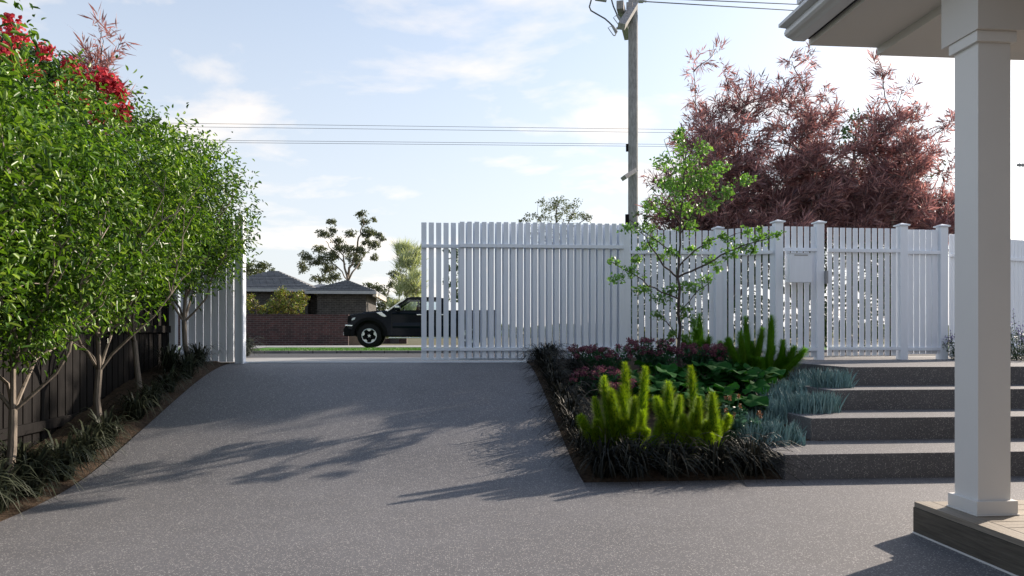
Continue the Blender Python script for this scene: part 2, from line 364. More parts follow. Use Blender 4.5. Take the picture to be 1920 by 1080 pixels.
M['pole'] = mat('weathered_pole', (.27,.265,.265), .9, .2, var=.35, vscale=10, bump=.5, bscale=60, stretch=(2,2,.5))
M['steelgrey'] = mat('galvanised_steel', (.30,.31,.32), .5, .5, metal=.3, var=.1)
M['wire'] = mat('wire', (.06,.06,.06), .6)
M['asphalt'] = mat('asphalt', (.055,.056,.06), .85, .3, var=.25, vscale=4, bump=.3, bscale=90)
M['path'] = mat('footpath_concrete', (.30,.30,.29), .8, .3, var=.12, vscale=3)
M['kerb'] = brickmat('kerb_stone', (.14,.14,.14), (.19,.185,.18), (.05,.05,.05), .5, .3, .015)
M['grass'] = mat('lawn', (.045,.13,.02), .9, .1, col2=(.08,.19,.035), vscale=5, bump=.6, bscale=60)
M['grassblade'] = leafmat('grass_blade', [(.035,.11,.015),(.06,.17,.022),(.09,.20,.04)], .3)
M['earth'] = mat('earth', (.10,.10,.06), .95, .1, col2=(.15,.14,.09), vscale=.6)
M['carpaint'] = mat('black_car_paint', (.003,.006,.012), .10, .15, coat=0)
M['plastic'] = mat('black_plastic', (.006,.006,.007), .7, .1, bump=.1)
M['rubber'] = mat('tyre_rubber', (.009,.009,.009), .85, .2, bump=.2)
M['chrome'] = mat('chrome', (.72,.74,.76), .22, .6, metal=.9)
M['alloy'] = mat('alloy_wheel', (.62,.62,.63), .3, .6, metal=.6)
M['lamp'] = mat('lamp_lens', (.55,.57,.60), .12, .8, coat=1)
M['tan'] = mat('tan_timber', (.20,.15,.11), .8, var=.2, vscale=4)
def glassmat():
    m = bpy.data.materials.new('window_glass'); m.use_nodes = True; t = m.node_tree; t.nodes.clear()
    o = t.nodes.new('ShaderNodeOutputMaterial'); g = t.nodes.new('ShaderNodeBsdfGlossy'); g.inputs['Roughness'].default_value = .03; g.inputs['Color'].default_value=(.9,.95,1,1)
    tr = t.nodes.new('ShaderNodeBsdfTransparent'); tr.inputs['Color'].default_value = (.88,.92,.94,1)
    fr = t.nodes.new('ShaderNodeFresnel'); fr.inputs[0].default_value = 1.5; mi = t.nodes.new('ShaderNodeMixShader')
    t.links.new(fr.outputs[0], mi.inputs[0]); t.links.new(tr.outputs[0], mi.inputs[1]); t.links.new(g.outputs[0], mi.inputs[2]); t.links.new(mi.outputs[0], o.inputs[0])
    return m
M['glass'] = glassmat()

# ------------------------------------------------------------------ SETTING
XL, XR = -2.74, atz(1089, 905, 0).x          # driveway edges
DL = -3.45                                    # dark fence line
YB = atz(1089, 905, 0).y                      # front edge of planted bed
YF = 9.80                                     # street fence line
def fine(y0, y1, st):
    n = max(1, int(round((y1-y0)/st))); return [y0 + (y1-y0)*i/n for i in range(n+1)]
def zs(Y):                                    # smoothed ramp profile
    return sum(zr(Y + d) for d in (-.3, -.15, 0, .15, .3)) / 5 if Y > 4.9 else 0.0
def struct(o): return tag(o, kind='structure')
mb = MB(); ys = [-8, 4.8] + fine(5.0, 9.72, .12)
for i in range(len(ys)-1):
    a, b = ys[i], ys[i+1]
    mb.add([(XL,a,zs(a)),(XR,a,zs(a)),(XR,b,zs(b)),(XL,b,zs(b))], [(0,1,2,3)])
# weld rows by construction below
v = []; f = []
for y in ys: v += [(XL,y,zs(y)), (XR,y,zs(y))]
for i in range(len(ys)-1): f.append((2*i, 2*i+1, 2*i+3, 2*i+2))
n0 = len(v)
v += [(XR,-8,0),(12,-8,0),(12,YB,0),(XR,YB,0)]; f.append((n0,n0+1,n0+2,n0+3))
mb = MB(); mb.add(v, f)
struct(mb.build('driveway', M['concrete'], smooth=True))

rg = np.random.default_rng(3)
def soil(name, x0, x1, y0, y1, st, dz, amp, clip=None):
    nx = int((x1-x0)/st)+1; ny = int((y1-y0)/st)+1
    V = []; 
    for j in range(ny+1):
        for i in range(nx+1):
            x = x0+(x1-x0)*i/nx; y = y0+(y1-y0)*j/ny
            e = min(x-x0, x1-x, y-y0) if clip is None else clip(x, y)
            k = min(1, max(0, e/.18))
            V.append((x, y, (zs(y) if clip else zs(y)*min(1, max(0, (y-YB)/.3))) + dz*k - (.012 if clip else .006) + k*amp*(math.sin(x*13.1+y*7.3)*.4+math.sin(y*17.7-x*5.1)*.4+rg.random()*1.2)))
    Fc = [(j*(nx+1)+i, j*(nx+1)+i+1, (j+1)*(nx+1)+i+1, (j+1)*(nx+1)+i) for j in range(ny) for i in range(nx)]
    o = np_obj(name, V, Fc, M['soil'], smooth=True); return o
struct(soil('soil', DL+.02, XL, 1.0, 9.7, .06, .035, .012, clip=lambda x, y: XL - x))
# planted bed on the right, one sheet under the plants up to the fence
struct(soil('soil', XR, 4.34, YB, 10.35, .06, .03, .012))

# street side strips (slightly falling away from the fence)
def strip(name, y0, y1, z0, z1, m, x0=-60, x1=80, thick=None):
    b = MB()
    if thick: b.prism([(y0, z0-thick), (y1, z1-thick), (y1, z1), (y0, z0)], 'x', x0, x1)
    else: b.add([(x0,y0,z0),(x1,y0,z0),(x1,y1,z1),(x0,y1,z1)], [(0,1,2,3)])
    return struct(b.build(name, m))
def zst(Y): return .80 - (Y - 9.8) * .0082
strip('footpath', 9.72, 12.1, zst(9.72)-.004, zst(12.1), M['path'])
strip('road', 12.1, 16.1, zst(12.1)-.012, zst(16.1)-.002, M['asphalt'])
strip('kerb', 16.1, 16.35, zst(16.1)+.052, zst(16.35)+.054, M['kerb'], thick=.25)
strip('lawn', 16.35, 30.3, zst(16.35)+.048, zst(30.3), M['grass'])
q4 = [atY(300, HY, 19.5), atY(462, HY, 19.5), atY(503, HY, 30.2), atY(380, HY, 30.2)]
struct(MB().add([(q.x, q.y, zst(q.y) + .012 + .048*(30.3-q.y)/13.95) for q in q4], [(0,1,2,3)]).build('footpath', M['path']))
strip('footpath', 30.3, 42.2, zst(30.3)+.004, zst(42.2)+.004, M['path'])
b = MB(); prof = [(-40,-.35),(9.5,-.35),(9.7,.72),(12.1,.70),(16.2,.62),(30,.57),(42,.49),(60,.42),(900,.42)]
v = []; f = []
for y, z in prof: v += [(-500,y,z),(500,y,z)]
for i in range(len(prof)-1): f.append((2*i,2*i+1,2*i+3,2*i+2))
b.add(v, f); struct(b.build('ground', M['earth']))
# the lawn's blades
n = 26000
rg = np.random.default_rng(5)
P = np.stack([rg.uniform(-14, 5, n), 16.36 + rg.random(n)**1.6*9, np.zeros(n)], 1); P[:,2] = .80 - (P[:,1]-9.8)*.0082 + .048*(30.3-P[:,1])/13.95 - .005
P = P[~((P[:,0] < -3.9 + (P[:,1]-19.5)*-.27) & (P[:,1] > 19.4))]; n = len(P)
V, Fc = leaves(P, rdir(rg, n, (0,0,1.6)), rdir(rg, n), rg.uniform(.03,.065,n), .012, BLADE)
tag(np_obj('grass', V, Fc, M['grassblade']), kind='stuff')

# ------------------------------------------------------------------ STEPS
cor = [atz(1471.7, 900, 0), atz(1520, 826.3, .2), atz(1558.5, 769.4, .4), atz(1589, 723.3, .6)]
steps = thing('garden_steps', 'wide grey concrete steps rising from the courtyard to the picket gate', 'steps', (cor[0].x, cor[0].y, 0))
for i, c_ in enumerate(cor):
    y1 = cor[i+1].y + .05 if i < 3 else 12.0
    x0 = c_.x
    MB().box(x0, 12 - i*.01, c_.y, y1 if i < 3 else 10.9, -.2, .2*(i+1)).build('step', M['step'], steps, bevel=.006)
LANDZ = .8

# ------------------------------------------------------------------ FENCES
def P3(px, Y): return atY(px, HY, Y)
def post(parent, x, y, s, z0, z1, cap=True):
    p = MB().box(x-s/2, x+s/2, y-s/2, y+s/2, z0, z1).build('post', M['white'], parent, bevel=.004)
    if cap:
        c = MB(); h = s/2+.022
        c.box(x-h, x+h, y-h, y+h, z1, z1+.018)
        c.add([(x-h+.006,y-h+.006,z1+.018),(x+h-.006,y-h+.006,z1+.018),(x+h-.006,y+h-.006,z1+.018),(x-h+.006,y+h-.006,z1+.018),(x,y,z1+.045)], [(0,1,4),(1,2,4),(2,3,4),(3,0,4),(3,2,1,0)])
        c.build('post_cap', M['white'], p)
    return p
def pickets(parent, a, b, z0, z1, pitch, wd, th=.022, seed=0, name='picket_panel', front=True, skip=()):
    a = Vector((a[0], a[1], 0)); b = Vector((b[0], b[1], 0)); d = (b-a); L = d.length; d.normalize(); nrm = Vector((d.y, -d.x, 0))
    n = int(L/pitch + .5); m_ = MB(); r_ = random.Random(seed)
    for i in range(n):
        c = a + d*(pitch*(i+.5))
        zt = z1 + r_.uniform(-.0015,.0015)
        m_.obox((c.x, c.y, (z0+zt)/2), d, nrm, (0,0,1), wd/2, th/2, (zt-z0)/2)
    return m_.build(name, M['white'], parent, bevel=.0025, seg=1)
def rail(parent, a, b, z, h=.045, off=-.028, th=.034):
    a = Vector((a[0], a[1], 0)); b = Vector((b[0], b[1], 0)); d = (b-a).normalized(); nrm = Vector((d.y, -d.x, 0))
    q = MB(); q.beam(Vector((a.x,a.y,z)) - nrm*off, Vector((b.x,b.y,z)) - nrm*off, th, h)
    return q.build('rail', M['white'], parent, bevel=.003)
ZT = EYE + 211*YF/F*1.0                     # fence top height
G0 = .835
g = None
# main driveway-side fence bay (front layer)
a, bq = P3(862, YF), P3(1169, YF)
fA = thing('picket_fence', 'white picket fence bay in front of the open sliding gate, left of the tree', 'fence', (a.x, YF, .8))
pf = (P3(862+13.56*23, YF).x - P3(862, YF).x)/23
pickets(fA, (P3(862,YF).x-(pf-.0625)/2, YF), (P3(862,YF).x-(pf-.0625)/2+pf*23, YF), G0, ZT, pf, .0625, seed=1)
rail(fA, (a.x-.002, YF), (bq.x, YF), EYE+(HY-461)*YF/F, .048); rail(fA, (a.x-.002, YF), (bq.x, YF), EYE-(654.6-HY)*YF/F, .042)
# post at the far end of the bay
post(fA, P3(1176,YF).x, YF+.06, .09, .78, ZT-.01, cap=False)
# sliding gate leaf behind it
YG = YF + .13
ga, gb = P3(790, YG), P3(1160, YG)
gt = thing('sliding_gate', 'open white slatted sliding gate leaf jutting out left of the picket fence', 'gate', (ga.x, YG, .8))
pg = (P3(790+13.57*27, YG).x - P3(790, YG).x)/27
pickets(gt, (P3(790,YG).x-(pg-.068)/2, YG), (P3(790,YG).x-(pg-.068)/2+pg*29, YG), G0-.0, EYE+(HY-418.6)*YG/F, pg, .068, seed=2)
rail(gt, ga, gb, EYE+(HY-462.8)*YG/F, .045, off=-.028); rail(gt, ga, gb, EYE-(654.6-HY)*YG/F, .040)
rail(gt, ga, gb, G0-.012, .026, off=0)
# floor track
t0 = thing('gate_track', 'low steel floor track running across the driveway under the sliding gate', 'gate track', (0, YF, .79))
MB().box(XL+.1, P3(983,YF).x, YF-.10, YF-.06, .785, .803).build('track_edge', M['white'], t0)
MB().box(XL+.1, P3(983,YF).x, YF-.055, YF+.0, .78, .792).build('track_slot', M['black'], t0)
MB().box(P3(983,YF).x, P3(983,YF).x+.018, YF-.11, YF-.03, .78, .845).build('track_stop', M['white'], t0)
# second bay, set back, behind the young tree
YB2 = 10.32
ZT2 = EYE + (HY-427.3)*YB2/F
b0, b1 = P3(1172, YB2), P3(1341, YB2)
fB = thing('picket_fence', 'white picket fence bay set back behind the young green tree', 'fence', (b0.x, YB2, .8))
pickets(fB, b0, b1, .835, ZT2, .0925, .071, th=.014, seed=3); rail(fB, b0, b1, EYE+(HY-470.5)*YB2/F, .045); rail(fB, b0, b1, .945, .045)
pp = P3(1346, YB2); post(fB, pp.x, pp.y, .10, .78, EYE+(HY-424)*YB2/F)
# third bay angling forward to the letterbox post
c0, c1 = P3(1352, 10.3), P3(1450, 9.92)
fC = thing('picket_fence', 'white picket fence bay angled forward, between the tree and the letterbox post', 'fence', (c0.x, c0.y, .8))
ZT3 = ZT + .012
pickets(fC, c0, c1, .835, ZT3, .0925, .069, th=.012, seed=4); rail(fC, c0, c1, ZT3-.36, .045); rail(fC, c0, c1, .945, .045)
YP = 9.86
def pst(par, px, ytop, s=.112):
    q = P3(px, YP); return post(par, q.x, q.y+s/2, s, .78, EYE+(HY-ytop)*YP/F)
# letterbox bay
l0, l1 = P3(1470, YP+.05), P3(1533, YP+.05)
fD = thing('picket_fence', 'short white picket fence bay between two posts, carrying the letterbox', 'fence', (l0.x, YP, .8))
ZTD = EYE + (HY-417.2)*(YP+.05)/F
pickets(fD, l0, l1, .84, ZTD, .0925, .069, th=.012, seed=5); rail(fD, (l0.x-.02, YP+.05), (l1.x, YP+.05), EYE+(HY-461.5)*YP/F, .045); rail(fD, (l0.x-.02, YP+.05), (l1.x, YP+.05), .945, .045)
pst(fD, 1461.5, 409); pst(fD, 1539, 409.5, .105)
lb0, lb1 = P3(1480, YP-.1), P3(1522.5, YP-.1)
LB = thing('letterbox', 'flat white letterbox with a thin slot, fixed to the picket fence beside the gate', 'letterbox', (lb0.x, YP-.1, 1.9))
zb0, zb1 = EYE+(HY-525.5)*(YP-.1)/F, EYE+(HY-470)*(YP-.1)/F
MB().box(lb0.x, lb1.x, YP-.10, YP+.0, zb0, zb1).build('box', M['white'], LB, bevel=.006)
MB().box(lb0.x-.006, lb1.x+.006, YP-.108, YP+.004, zb1+.001, zb1+.012).build('lid', M['white'], LB, bevel=.002)
MB().box(lb0.x+.07, lb0.x+.26, YP-.104, YP-.09, zb1-.026, zb1-.012).build('slot', M['steelgrey'], LB)
# pedestrian gate
g0, g1 = P3(1549.5, YP+.04), P3(1685, YP+.04)
PG = thing('picket_gate', 'white picket pedestrian gate at the top of the steps', 'gate', (g0.x, YP, .8))
pickets(PG, g0, g1, .855, EYE+(HY-418.6)*(YP+.04)/F, .0925, .068, th=.012, seed=6)
rail(PG, g0, g1, EYE+(HY-462.5)*YP/F, .047); rail(PG, g0, g1, EYE-(654.8-HY)*YP/F, .042)
hq = P3(1549, YP-.02); MB().box(hq.x-.012, hq.x+.016, YP-.05, YP+.02, EYE+(HY-528)*YP/F, EYE+(HY-503)*YP/F).build('latch', M['steelgrey'], PG, bevel=.003)
# bay right of gate
e0, e1 = P3(1701, YP+.05), P3(1760, YP+.05)
fE = thing('picket_fence', 'short white picket fence bay between the pedestrian gate and the verandah column', 'fence', (e0.x, YP, .8))
pickets(fE, e0, e1, .875, EYE+(HY-420.3)*(YP+.05)/F, .0890, .077, seed=7)
rail(fE, (e0.x-.02, YP+.05), (e1.x, YP+.05), EYE+(HY-465)*YP/F, .045); rail(fE, (e0.x-.02, YP+.05), (e1.x, YP+.05), .945, .045)
pst(fE, 1695.5, 412.5); pst(fE, 1771, 413.5)
# bay receding right, seen either side of the column
h0, h1 = P3(1779, 10.2), P3(2030, 11.3)
fF = thing('picket_fence', 'white picket fence bay running back behind the verandah column to the right edge', 'fence', (h0.x, h0.y, .8))
pickets(fF, h0, h1, .82, 2.60, .0925, .068, seed=8); rail(fF, h0, h1, 2.29, .045); rail(fF, h0, h1, .945, .045)
# left stub of street fence behind the hedge
YS = 9.82
k0, k1 = (DL+.06, YS), (XL-.005, YS)
fL = thing('picket_fence', 'white picket fence stub with an end post behind the hedge, left of the gate opening', 'fence', (k0[0], YS, .8))
pickets(fL, k0, k1, .80, ZT, .0950, .0885, seed=9); rail(fL, k0, k1, ZT-.36, .05, off=.03); rail(fL, k0, k1, .93, .045, off=.03)
q = P3(448.5, 9.7); post(fL, q.x-.004, 9.72, .090, .75, ZT+.02, cap=False); MB().box(q.x+.042, q.x+.062, 9.64, 9.78, .76, ZT+.02).build('trim', M['white'], fL)
post(fL, DL+.0, 9.70, .11, .75, ZT+.02, cap=False)

# dark side fence
DF = thing('paling_fence', 'dark stained timber paling fence along the left planting bed', 'fence', (DL, 5, 0))
m_ = MB(); r_ = random.Random(4); y = 1.0
while y < 9.6:
    w_ = .118; zt = 1.98 + r_.uniform(-.004,.004)
    m_.box(DL-.035+r_.uniform(-.002,.002), DL-.017, y, y+w_, -.05, zt); y += .136
m_.build('paling', M['darkwood'], DF)
m_ = MB(); m_.box(DL-.055, DL-.037, 1.0, 9.6, -.05, 1.95); m_.build('backing_board', M['darkwood'], DF)
for z in (.33, 1.17):
    MB().box(DL-.015, DL+.022, 1.0, 9.6, z, z+.085).build('rail', M['darkwood'], DF, bevel=.004)

# ------------------------------------------------------------------ VERANDAH
YE = 5.0
def prX(px, Y=YE): return P3(px, Y).x
def prZ(px, py, Y=YE): return atY(px, py, Y).z
VR = thing('verandah', 'pale grey verandah corner with gutter, flat soffit, square column and timber deck', 'verandah', (prX(1517), YE, 0))
gp = [(1459.5,46),(1459.5,52),(1474,54),(1471.5,58),(1470,63),(1471,67),(1475,70.5),(1482,73.5),(1487,77),(1508,78),(1508,50),(1500,44),(1480,44)]
MB().prism([(prX(a), prZ(a, b_)) for a, b_ in gp], 'y', YE, -7).build('gutter', M['gutter'], VR)
zA, zB = prZ(1517, 85.3), prZ(1644, 104)
xA, xB = prX(1517), prX(1644)
MB().box(prX(1508)+.002, xA-.001, -7, YE-.01, zA+.04, zA+.3).build('gutter_gap', M['black'], VR)
MB().box(xA, xB+.05, -7, YE, zA, zA+.26).build('soffit', M['soffit'], VR)
MB().box(xB, 12, -7, YE-.001, zB, zA+.24).build('soffit', M['soffit'], VR)
MB().box(prX(1490), 12, -7, YE-.03, zA+.265, zA+.33).build('roof', M['gutter'], VR)
DZ = .183
dc = atz(1712.3, 940.3, DZ)
DX, DY = dc.x, dc.y
deck = MB(); y = DY - .008
bw = .118
while y > -3:
    deck.box(DX+.105, 12, y-bw, y-.004, DZ-.03, DZ); y -= bw
dk = deck.build('deck', M['decktop'], VR, bevel=.002, seg=1)
MB().box(DX+.004, DX+.100, -3, DY-.004, DZ-.03, DZ).build('border_board', mat('deck_border', (.25,.22,.18), .65, .3, var=.25, vscale=9, bump=.2, bscale=25, stretch=(8,.5,8)), dk)
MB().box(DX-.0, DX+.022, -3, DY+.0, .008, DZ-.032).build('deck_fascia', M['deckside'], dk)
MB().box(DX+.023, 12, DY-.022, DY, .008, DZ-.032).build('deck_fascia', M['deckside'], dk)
MB().box(DX+.001, 12, -3, DY-.001, DZ-.0318, DZ-.0305).build('deck_subframe', M['black'], dk)
MB().box(DX-.004, DX+.0, -3, DY+.004, 0.001, .010).build('bottom_trim', M['post_white'], dk)
pc = atz(1831.3, 968.7, DZ)
px0, py0 = pc.x, pc.y; PS = .186
col = MB().box(px0+.03, px0+.03+PS, py0+.03, py0+.03+PS, DZ, 2.95).build('column', M['post_white'], VR, bevel=.002)
cxc, cyc = px0+.03+PS/2, py0+.03+PS/2
for hw, z0, z1, nm in ((PS/2+.03, DZ, DZ+.008, 'base_plate'), (PS/2+.024, DZ+.008, DZ+.078, 'column_base')):
    MB().box(cxc-hw, cxc+hw, cyc-hw, cyc+hw, z0, z1).build(nm, M['post_white'], col, bevel=.003)
hw = PS/2 + .020
zc = EYE + (HY-43)*(cyc-hw)/F; zh = EYE + (HY-21.5)*(cyc-hw)/F
MB().box(cxc-hw, cxc+hw, cyc-hw, cyc+hw, zc, zh).build('column_capital', M['post_white'], col, bevel=.002)
MB().box(px0-.0, 12, py0-.01, py0+.285, zh-.0, zA+.2).build('beam', M['soffit'], VR)


# unseen house walls, added behind and right of the camera to block sky light
MB().box(5.2, 12, -7, 1.2, DZ+.001, 3.1).build('sky_block_wall', M['tan'], VR)
MB().box(-3.2, 5.2, -7.2, -5.4, 0, 3.4).build('sky_block_wall', M['tan'], VR)

# ------------------------------------------------------------------ PLANTS: generic builders
def grow(rg, base, tip, n, wob):
    base = np.array(base, float); tip = np.array(tip, float); L = np.linalg.norm(tip-base)
    P = [base + (tip-base)*t for t in np.linspace(0,1,n)]
    off = np.zeros(3)
    for i in range(1, n-1):
        off = off*.6 + rg.normal(size=3)*wob*L; P[i] = P[i] + off
    return P
def hedge_tree(name, label, loc, seed, H=3.1, lm='hedge_leaf', nleaf=15000, group='hedge trees', rx=.80):
    rg = np.random.default_rng(seed); T = thing(name, label, 'tree', loc, group)
    L0 = np.array(loc)
    tr = MB(); fork = L0 + np.array([rg.normal()*.03, rg.normal()*.03, .52+rg.random()*.08])
    tr.tube([L0+(0,0,-.05), L0+(0,0,.1)+rg.normal(size=3)*.006, (L0+fork)/2+rg.normal(size=3)*.012, fork], [.042,.034,.030,.027], 9, cap=False)
    tips = []; ctr = L0 + (0,0,(H+.95)/2)
    lead = grow(rg, fork, L0 + (rg.normal()*.1, rg.normal()*.1, H*.9), 8, .03); tr.tube(lead, list(np.linspace(.021,.003,8)), 7); tips += lead[2:]
    for k in range(6):
        an = k*math.tau/6 + rg.random()*.8; b_ = np.array(lead[0 if k < 4 else 1]) - (0,0,.02)
        rr = (.42 + .38*rg.random())*rx/.8; tz = 1.5 + rg.random()*(H-2.0)
        mid = b_ + np.array([math.cos(an)*rr*.62, math.sin(an)*rr*.62, .42+.1*rg.random()]); end = L0 + np.array([math.cos(an)*rr, math.sin(an)*rr, tz])
        p1 = grow(rg, b_, mid, 4, .05); p2 = grow(rg, mid, end, 6, .04)
        tr.tube(p1 + p2[1:], list(np.linspace(.0145,.0025,len(p1)+len(p2)-1)), 6); tips += p1[2:] + p2
        for q in (1, 2, 3):
            e_ = p2[q] + np.array([math.cos(an+rg.normal()*.8)*.28, math.sin(an+rg.normal()*.8)*.28, .35])
            tr.tube(grow(rg, p2[q], e_, 4, .05), [.008,.006,.005,.003], 5); tips.append(e_)
    # twigs out to the leaf clusters
    cl = []; tips = np.array(tips)
    while len(cl) < 260:
        p = ball(rg, 1, (rx, rx*.95, (H-.85)/2), .42)[0] + ctr
        if p[2] < L0[2]+.90 + .15*abs(p[0]-L0[0]) and rg.random() < .75: continue
        cl.append(p)
    cl = np.array(cl)
    for p in cl[::2]:
        q = tips[np.argmin(np.linalg.norm(tips-p+np.array([0,0,.15]), axis=1))]
        tr.tube([q, (q+p)/2+rg.normal(size=3)*.03, p], [.005,.004,.002], 4, cap=False)
    tr.build('trunk', M['bark_light'], T, smooth=True)
    k = nleaf//len(cl); ii = np.repeat(np.arange(len(cl)), k)
    P = cl[ii] + ball(rg, len(ii), (.20,.20,.19), .5)
    # a fringe of airy shoots on the outside
    m_ = 700; sh = ball(rg, 60, (rx+.12, rx+.12, (H-.85)/2+.16), .05)+ctr; sh = sh[sh[:,2] > L0[2]+1.2]; jj = rg.integers(0, len(sh), m_)
    P = np.concatenate([P, sh[jj] + rg.normal(size=(m_,3))*(.035,.035,.10)])
    D = rdir(rg, len(P), (0,0,-.25)) + unit((P-ctr)*(1,1,.2))*.5
    V, Fc = leaves(P, D, rdir(rg, len(P), (.2,0,1.2)), rg.uniform(.034,.076,len(P)), rg.uniform(.016,.030,len(P)), OVAL)
    np_obj('crown', V, Fc, M[lm], T); return T
HX = -3.12
ht = ['leafy green hedge tree cut off by the left edge, nearest the camera', 'leafy green hedge tree with the pale forked trunk nearest the camera',
      'leafy green hedge tree, second forked trunk from the left', 'leafy green hedge tree, third forked trunk, beside the dark fence end',
      'leafy green hedge tree with a grey trunk in front of the white pickets']
A = hedge_tree('hedge_tree', ht[1], tuple(Vector((HX, 5.62, zs(5.62)+.02))), 11, 3.05)
B_ = hedge_tree('hedge_tree', ht[2], tuple(Vector((HX+.02, 6.92, zs(6.92)+.02))), 12, 3.0, 'hedge_leaf_b')
dup(B_, (HX, 4.3, .0), 2.2, 1.06, ht[0])
dup(A, (HX-.10, 8.1, zs(8.1)), 1.9, .92, ht[3])
hedge_tree('hedge_tree', ht[4], (HX+.03, 9.22, zs(9.22)), 15, 2.7, 'hedge_leaf', 12000, rx=.68)

def strap_clump(name, label, cat, loc, seed, H=.30, Rr=.34, n=170, wd=.010, m='liriope', group=None):
    rg = np.random.default_rng(seed); V = []; Fc = []; L0 = np.array(loc)
    for i in range(n):
        an = rg.random()*math.tau; l = H*rg.uniform(.6,1.45); out = Rr*rg.uniform(.15,1.15); b0 = L0 + np.array([math.cos(an), math.sin(an), 0])*rg.random()*.07
        an2 = an + rg.normal()*.25; d = np.array([math.cos(an2), math.sin(an2), 0]); s_ = np.array([-d[1], d[0], 0]); droop = rg.uniform(.2,1.4)
        base = len(V); S = 6
        for j in range(S):
            t = j/(S-1); z = l*(1.75*t - t*t*(1.0+droop*.55))*1.05; p = b0 + d*out*(t**1.25) + (0,0,max(z, .01+.01*rg.random())); w_ = wd*(1-t**2.2)*(.6+.8*min(1,t*4))*.5+.0004
            V += [p - s_*w_, p + s_*w_ + (0,0,.002)]
        for j in range(S-1): Fc.append((base+2*j, base+2*j+1, base+2*j+3, base+2*j+2))
    T = thing(name, label, cat, loc, group)
    np_obj('leaf_clump', V, Fc, M[m], T); return T
# left bed clumps
LC = [(-30,985),(12,965),(72,935),(130,903),(182,868),(235,838),(268,790),(300,765),(330,738),(352,712),(372,690),(398,678),(428,672),(320,700),(30,905),(418,668)]
rnd = random.Random(8)
base_c = [strap_clump('grass_clump', 'x', 'grass plant', (0,0,0), 31+i, .37, .28, 150, .013, 'liriope', 'dark strappy grass clumps along the left bed') for i in range(3)]
wh = ['at the very left edge of the picture', 'second from the left edge', 'just left of the nearest pale trunk', 'just right of the nearest pale trunk', 'between the first two trunks, nearer the first',
      'between the first two trunks, halfway', 'just before the second trunk', 'beside the second trunk', 'just past the second trunk', 'between the second and third trunks', 'beside the third trunk',
      'before the white pickets, left one', 'at the foot of the white end post', 'against the dark fence near its far end', 'behind the first trunk against the dark fence', 'touching the white pickets, rearmost']
for i, (px, py) in enumerate(LC):
    p = onramp(px, py)
    if p.x < DL+.25: p.x = DL+.28
    if p.x > XL-.12: p.x = XL-.14
    lab = 'dark strappy grass clump ' + wh[i]
    src = base_c[i % 3]; s_ = rnd.uniform(.80,1.02) * (1.12 if i > 10 else 1)
    if i < 3: src.location = (p.x, p.y, p.z); src.rotation_euler = (0,0,rnd.random()*6); src['label'] = lab
    else: dup(src, (p.x, p.y, p.z), rnd.random()*6, s_, lab)
# right bed black mondo grass
RC = [(1002,688),(1030,680),(1062,672),(1022,712),(1040,735),(1052,765),(1068,795),(1085,822),(1105,852),(1128,880),(1186,886),(1262,890),(1336,884),(1408,884),(1075,705),(1085,745)]
wr = ['at the far corner of the bed beside the fence bay', 'behind the far corner, against the pickets', 'rearmost, beside the purple flowers', 'second along the driveway edge from the fence', 'third along the driveway edge from the fence',
      'fourth along the driveway edge from the fence', 'midway along the driveway edge', 'left of the yellow-green fern, upper', 'left of the yellow-green fern, lower', 'at the near corner of the bed', 'second in the front row from the near corner',
      'middle of the front row under the ferns', 'front row, fourth from the near corner', 'front row, beside the lowest step', 'second row from the drive, by the purple flowers', 'second row from the drive, left of the fern tips']
base_r = [strap_clump('mondo_grass', 'x', 'grass plant', (0,0,0), 51+i, .30, .30, 230, .0072, 'mondo', 'black mondo grass clumps round the planted bed') for i in range(3)]
for i, (px, py) in enumerate(RC):
    p = onramp(px, py); p.x = max(p.x, XR+.12); p.y = max(p.y, YB+.11)
    if 9 <= i <= 13: p.y = YB+.12; p.z = 0.0
    elif i in (0,3,4,5,6,7,8): p.x = XR+.13
    lab = 'black mondo grass clump ' + wr[i]; src = base_r[i % 3]
    if i < 3: src.location = (p.x, p.y, p.z); src['label'] = lab
    else: dup(src, (p.x, p.y, p.z), rnd.random()*6, rnd.uniform(1.15,1.3) if i > 8 and i < 14 else rnd.uniform(.9,1.1), lab)

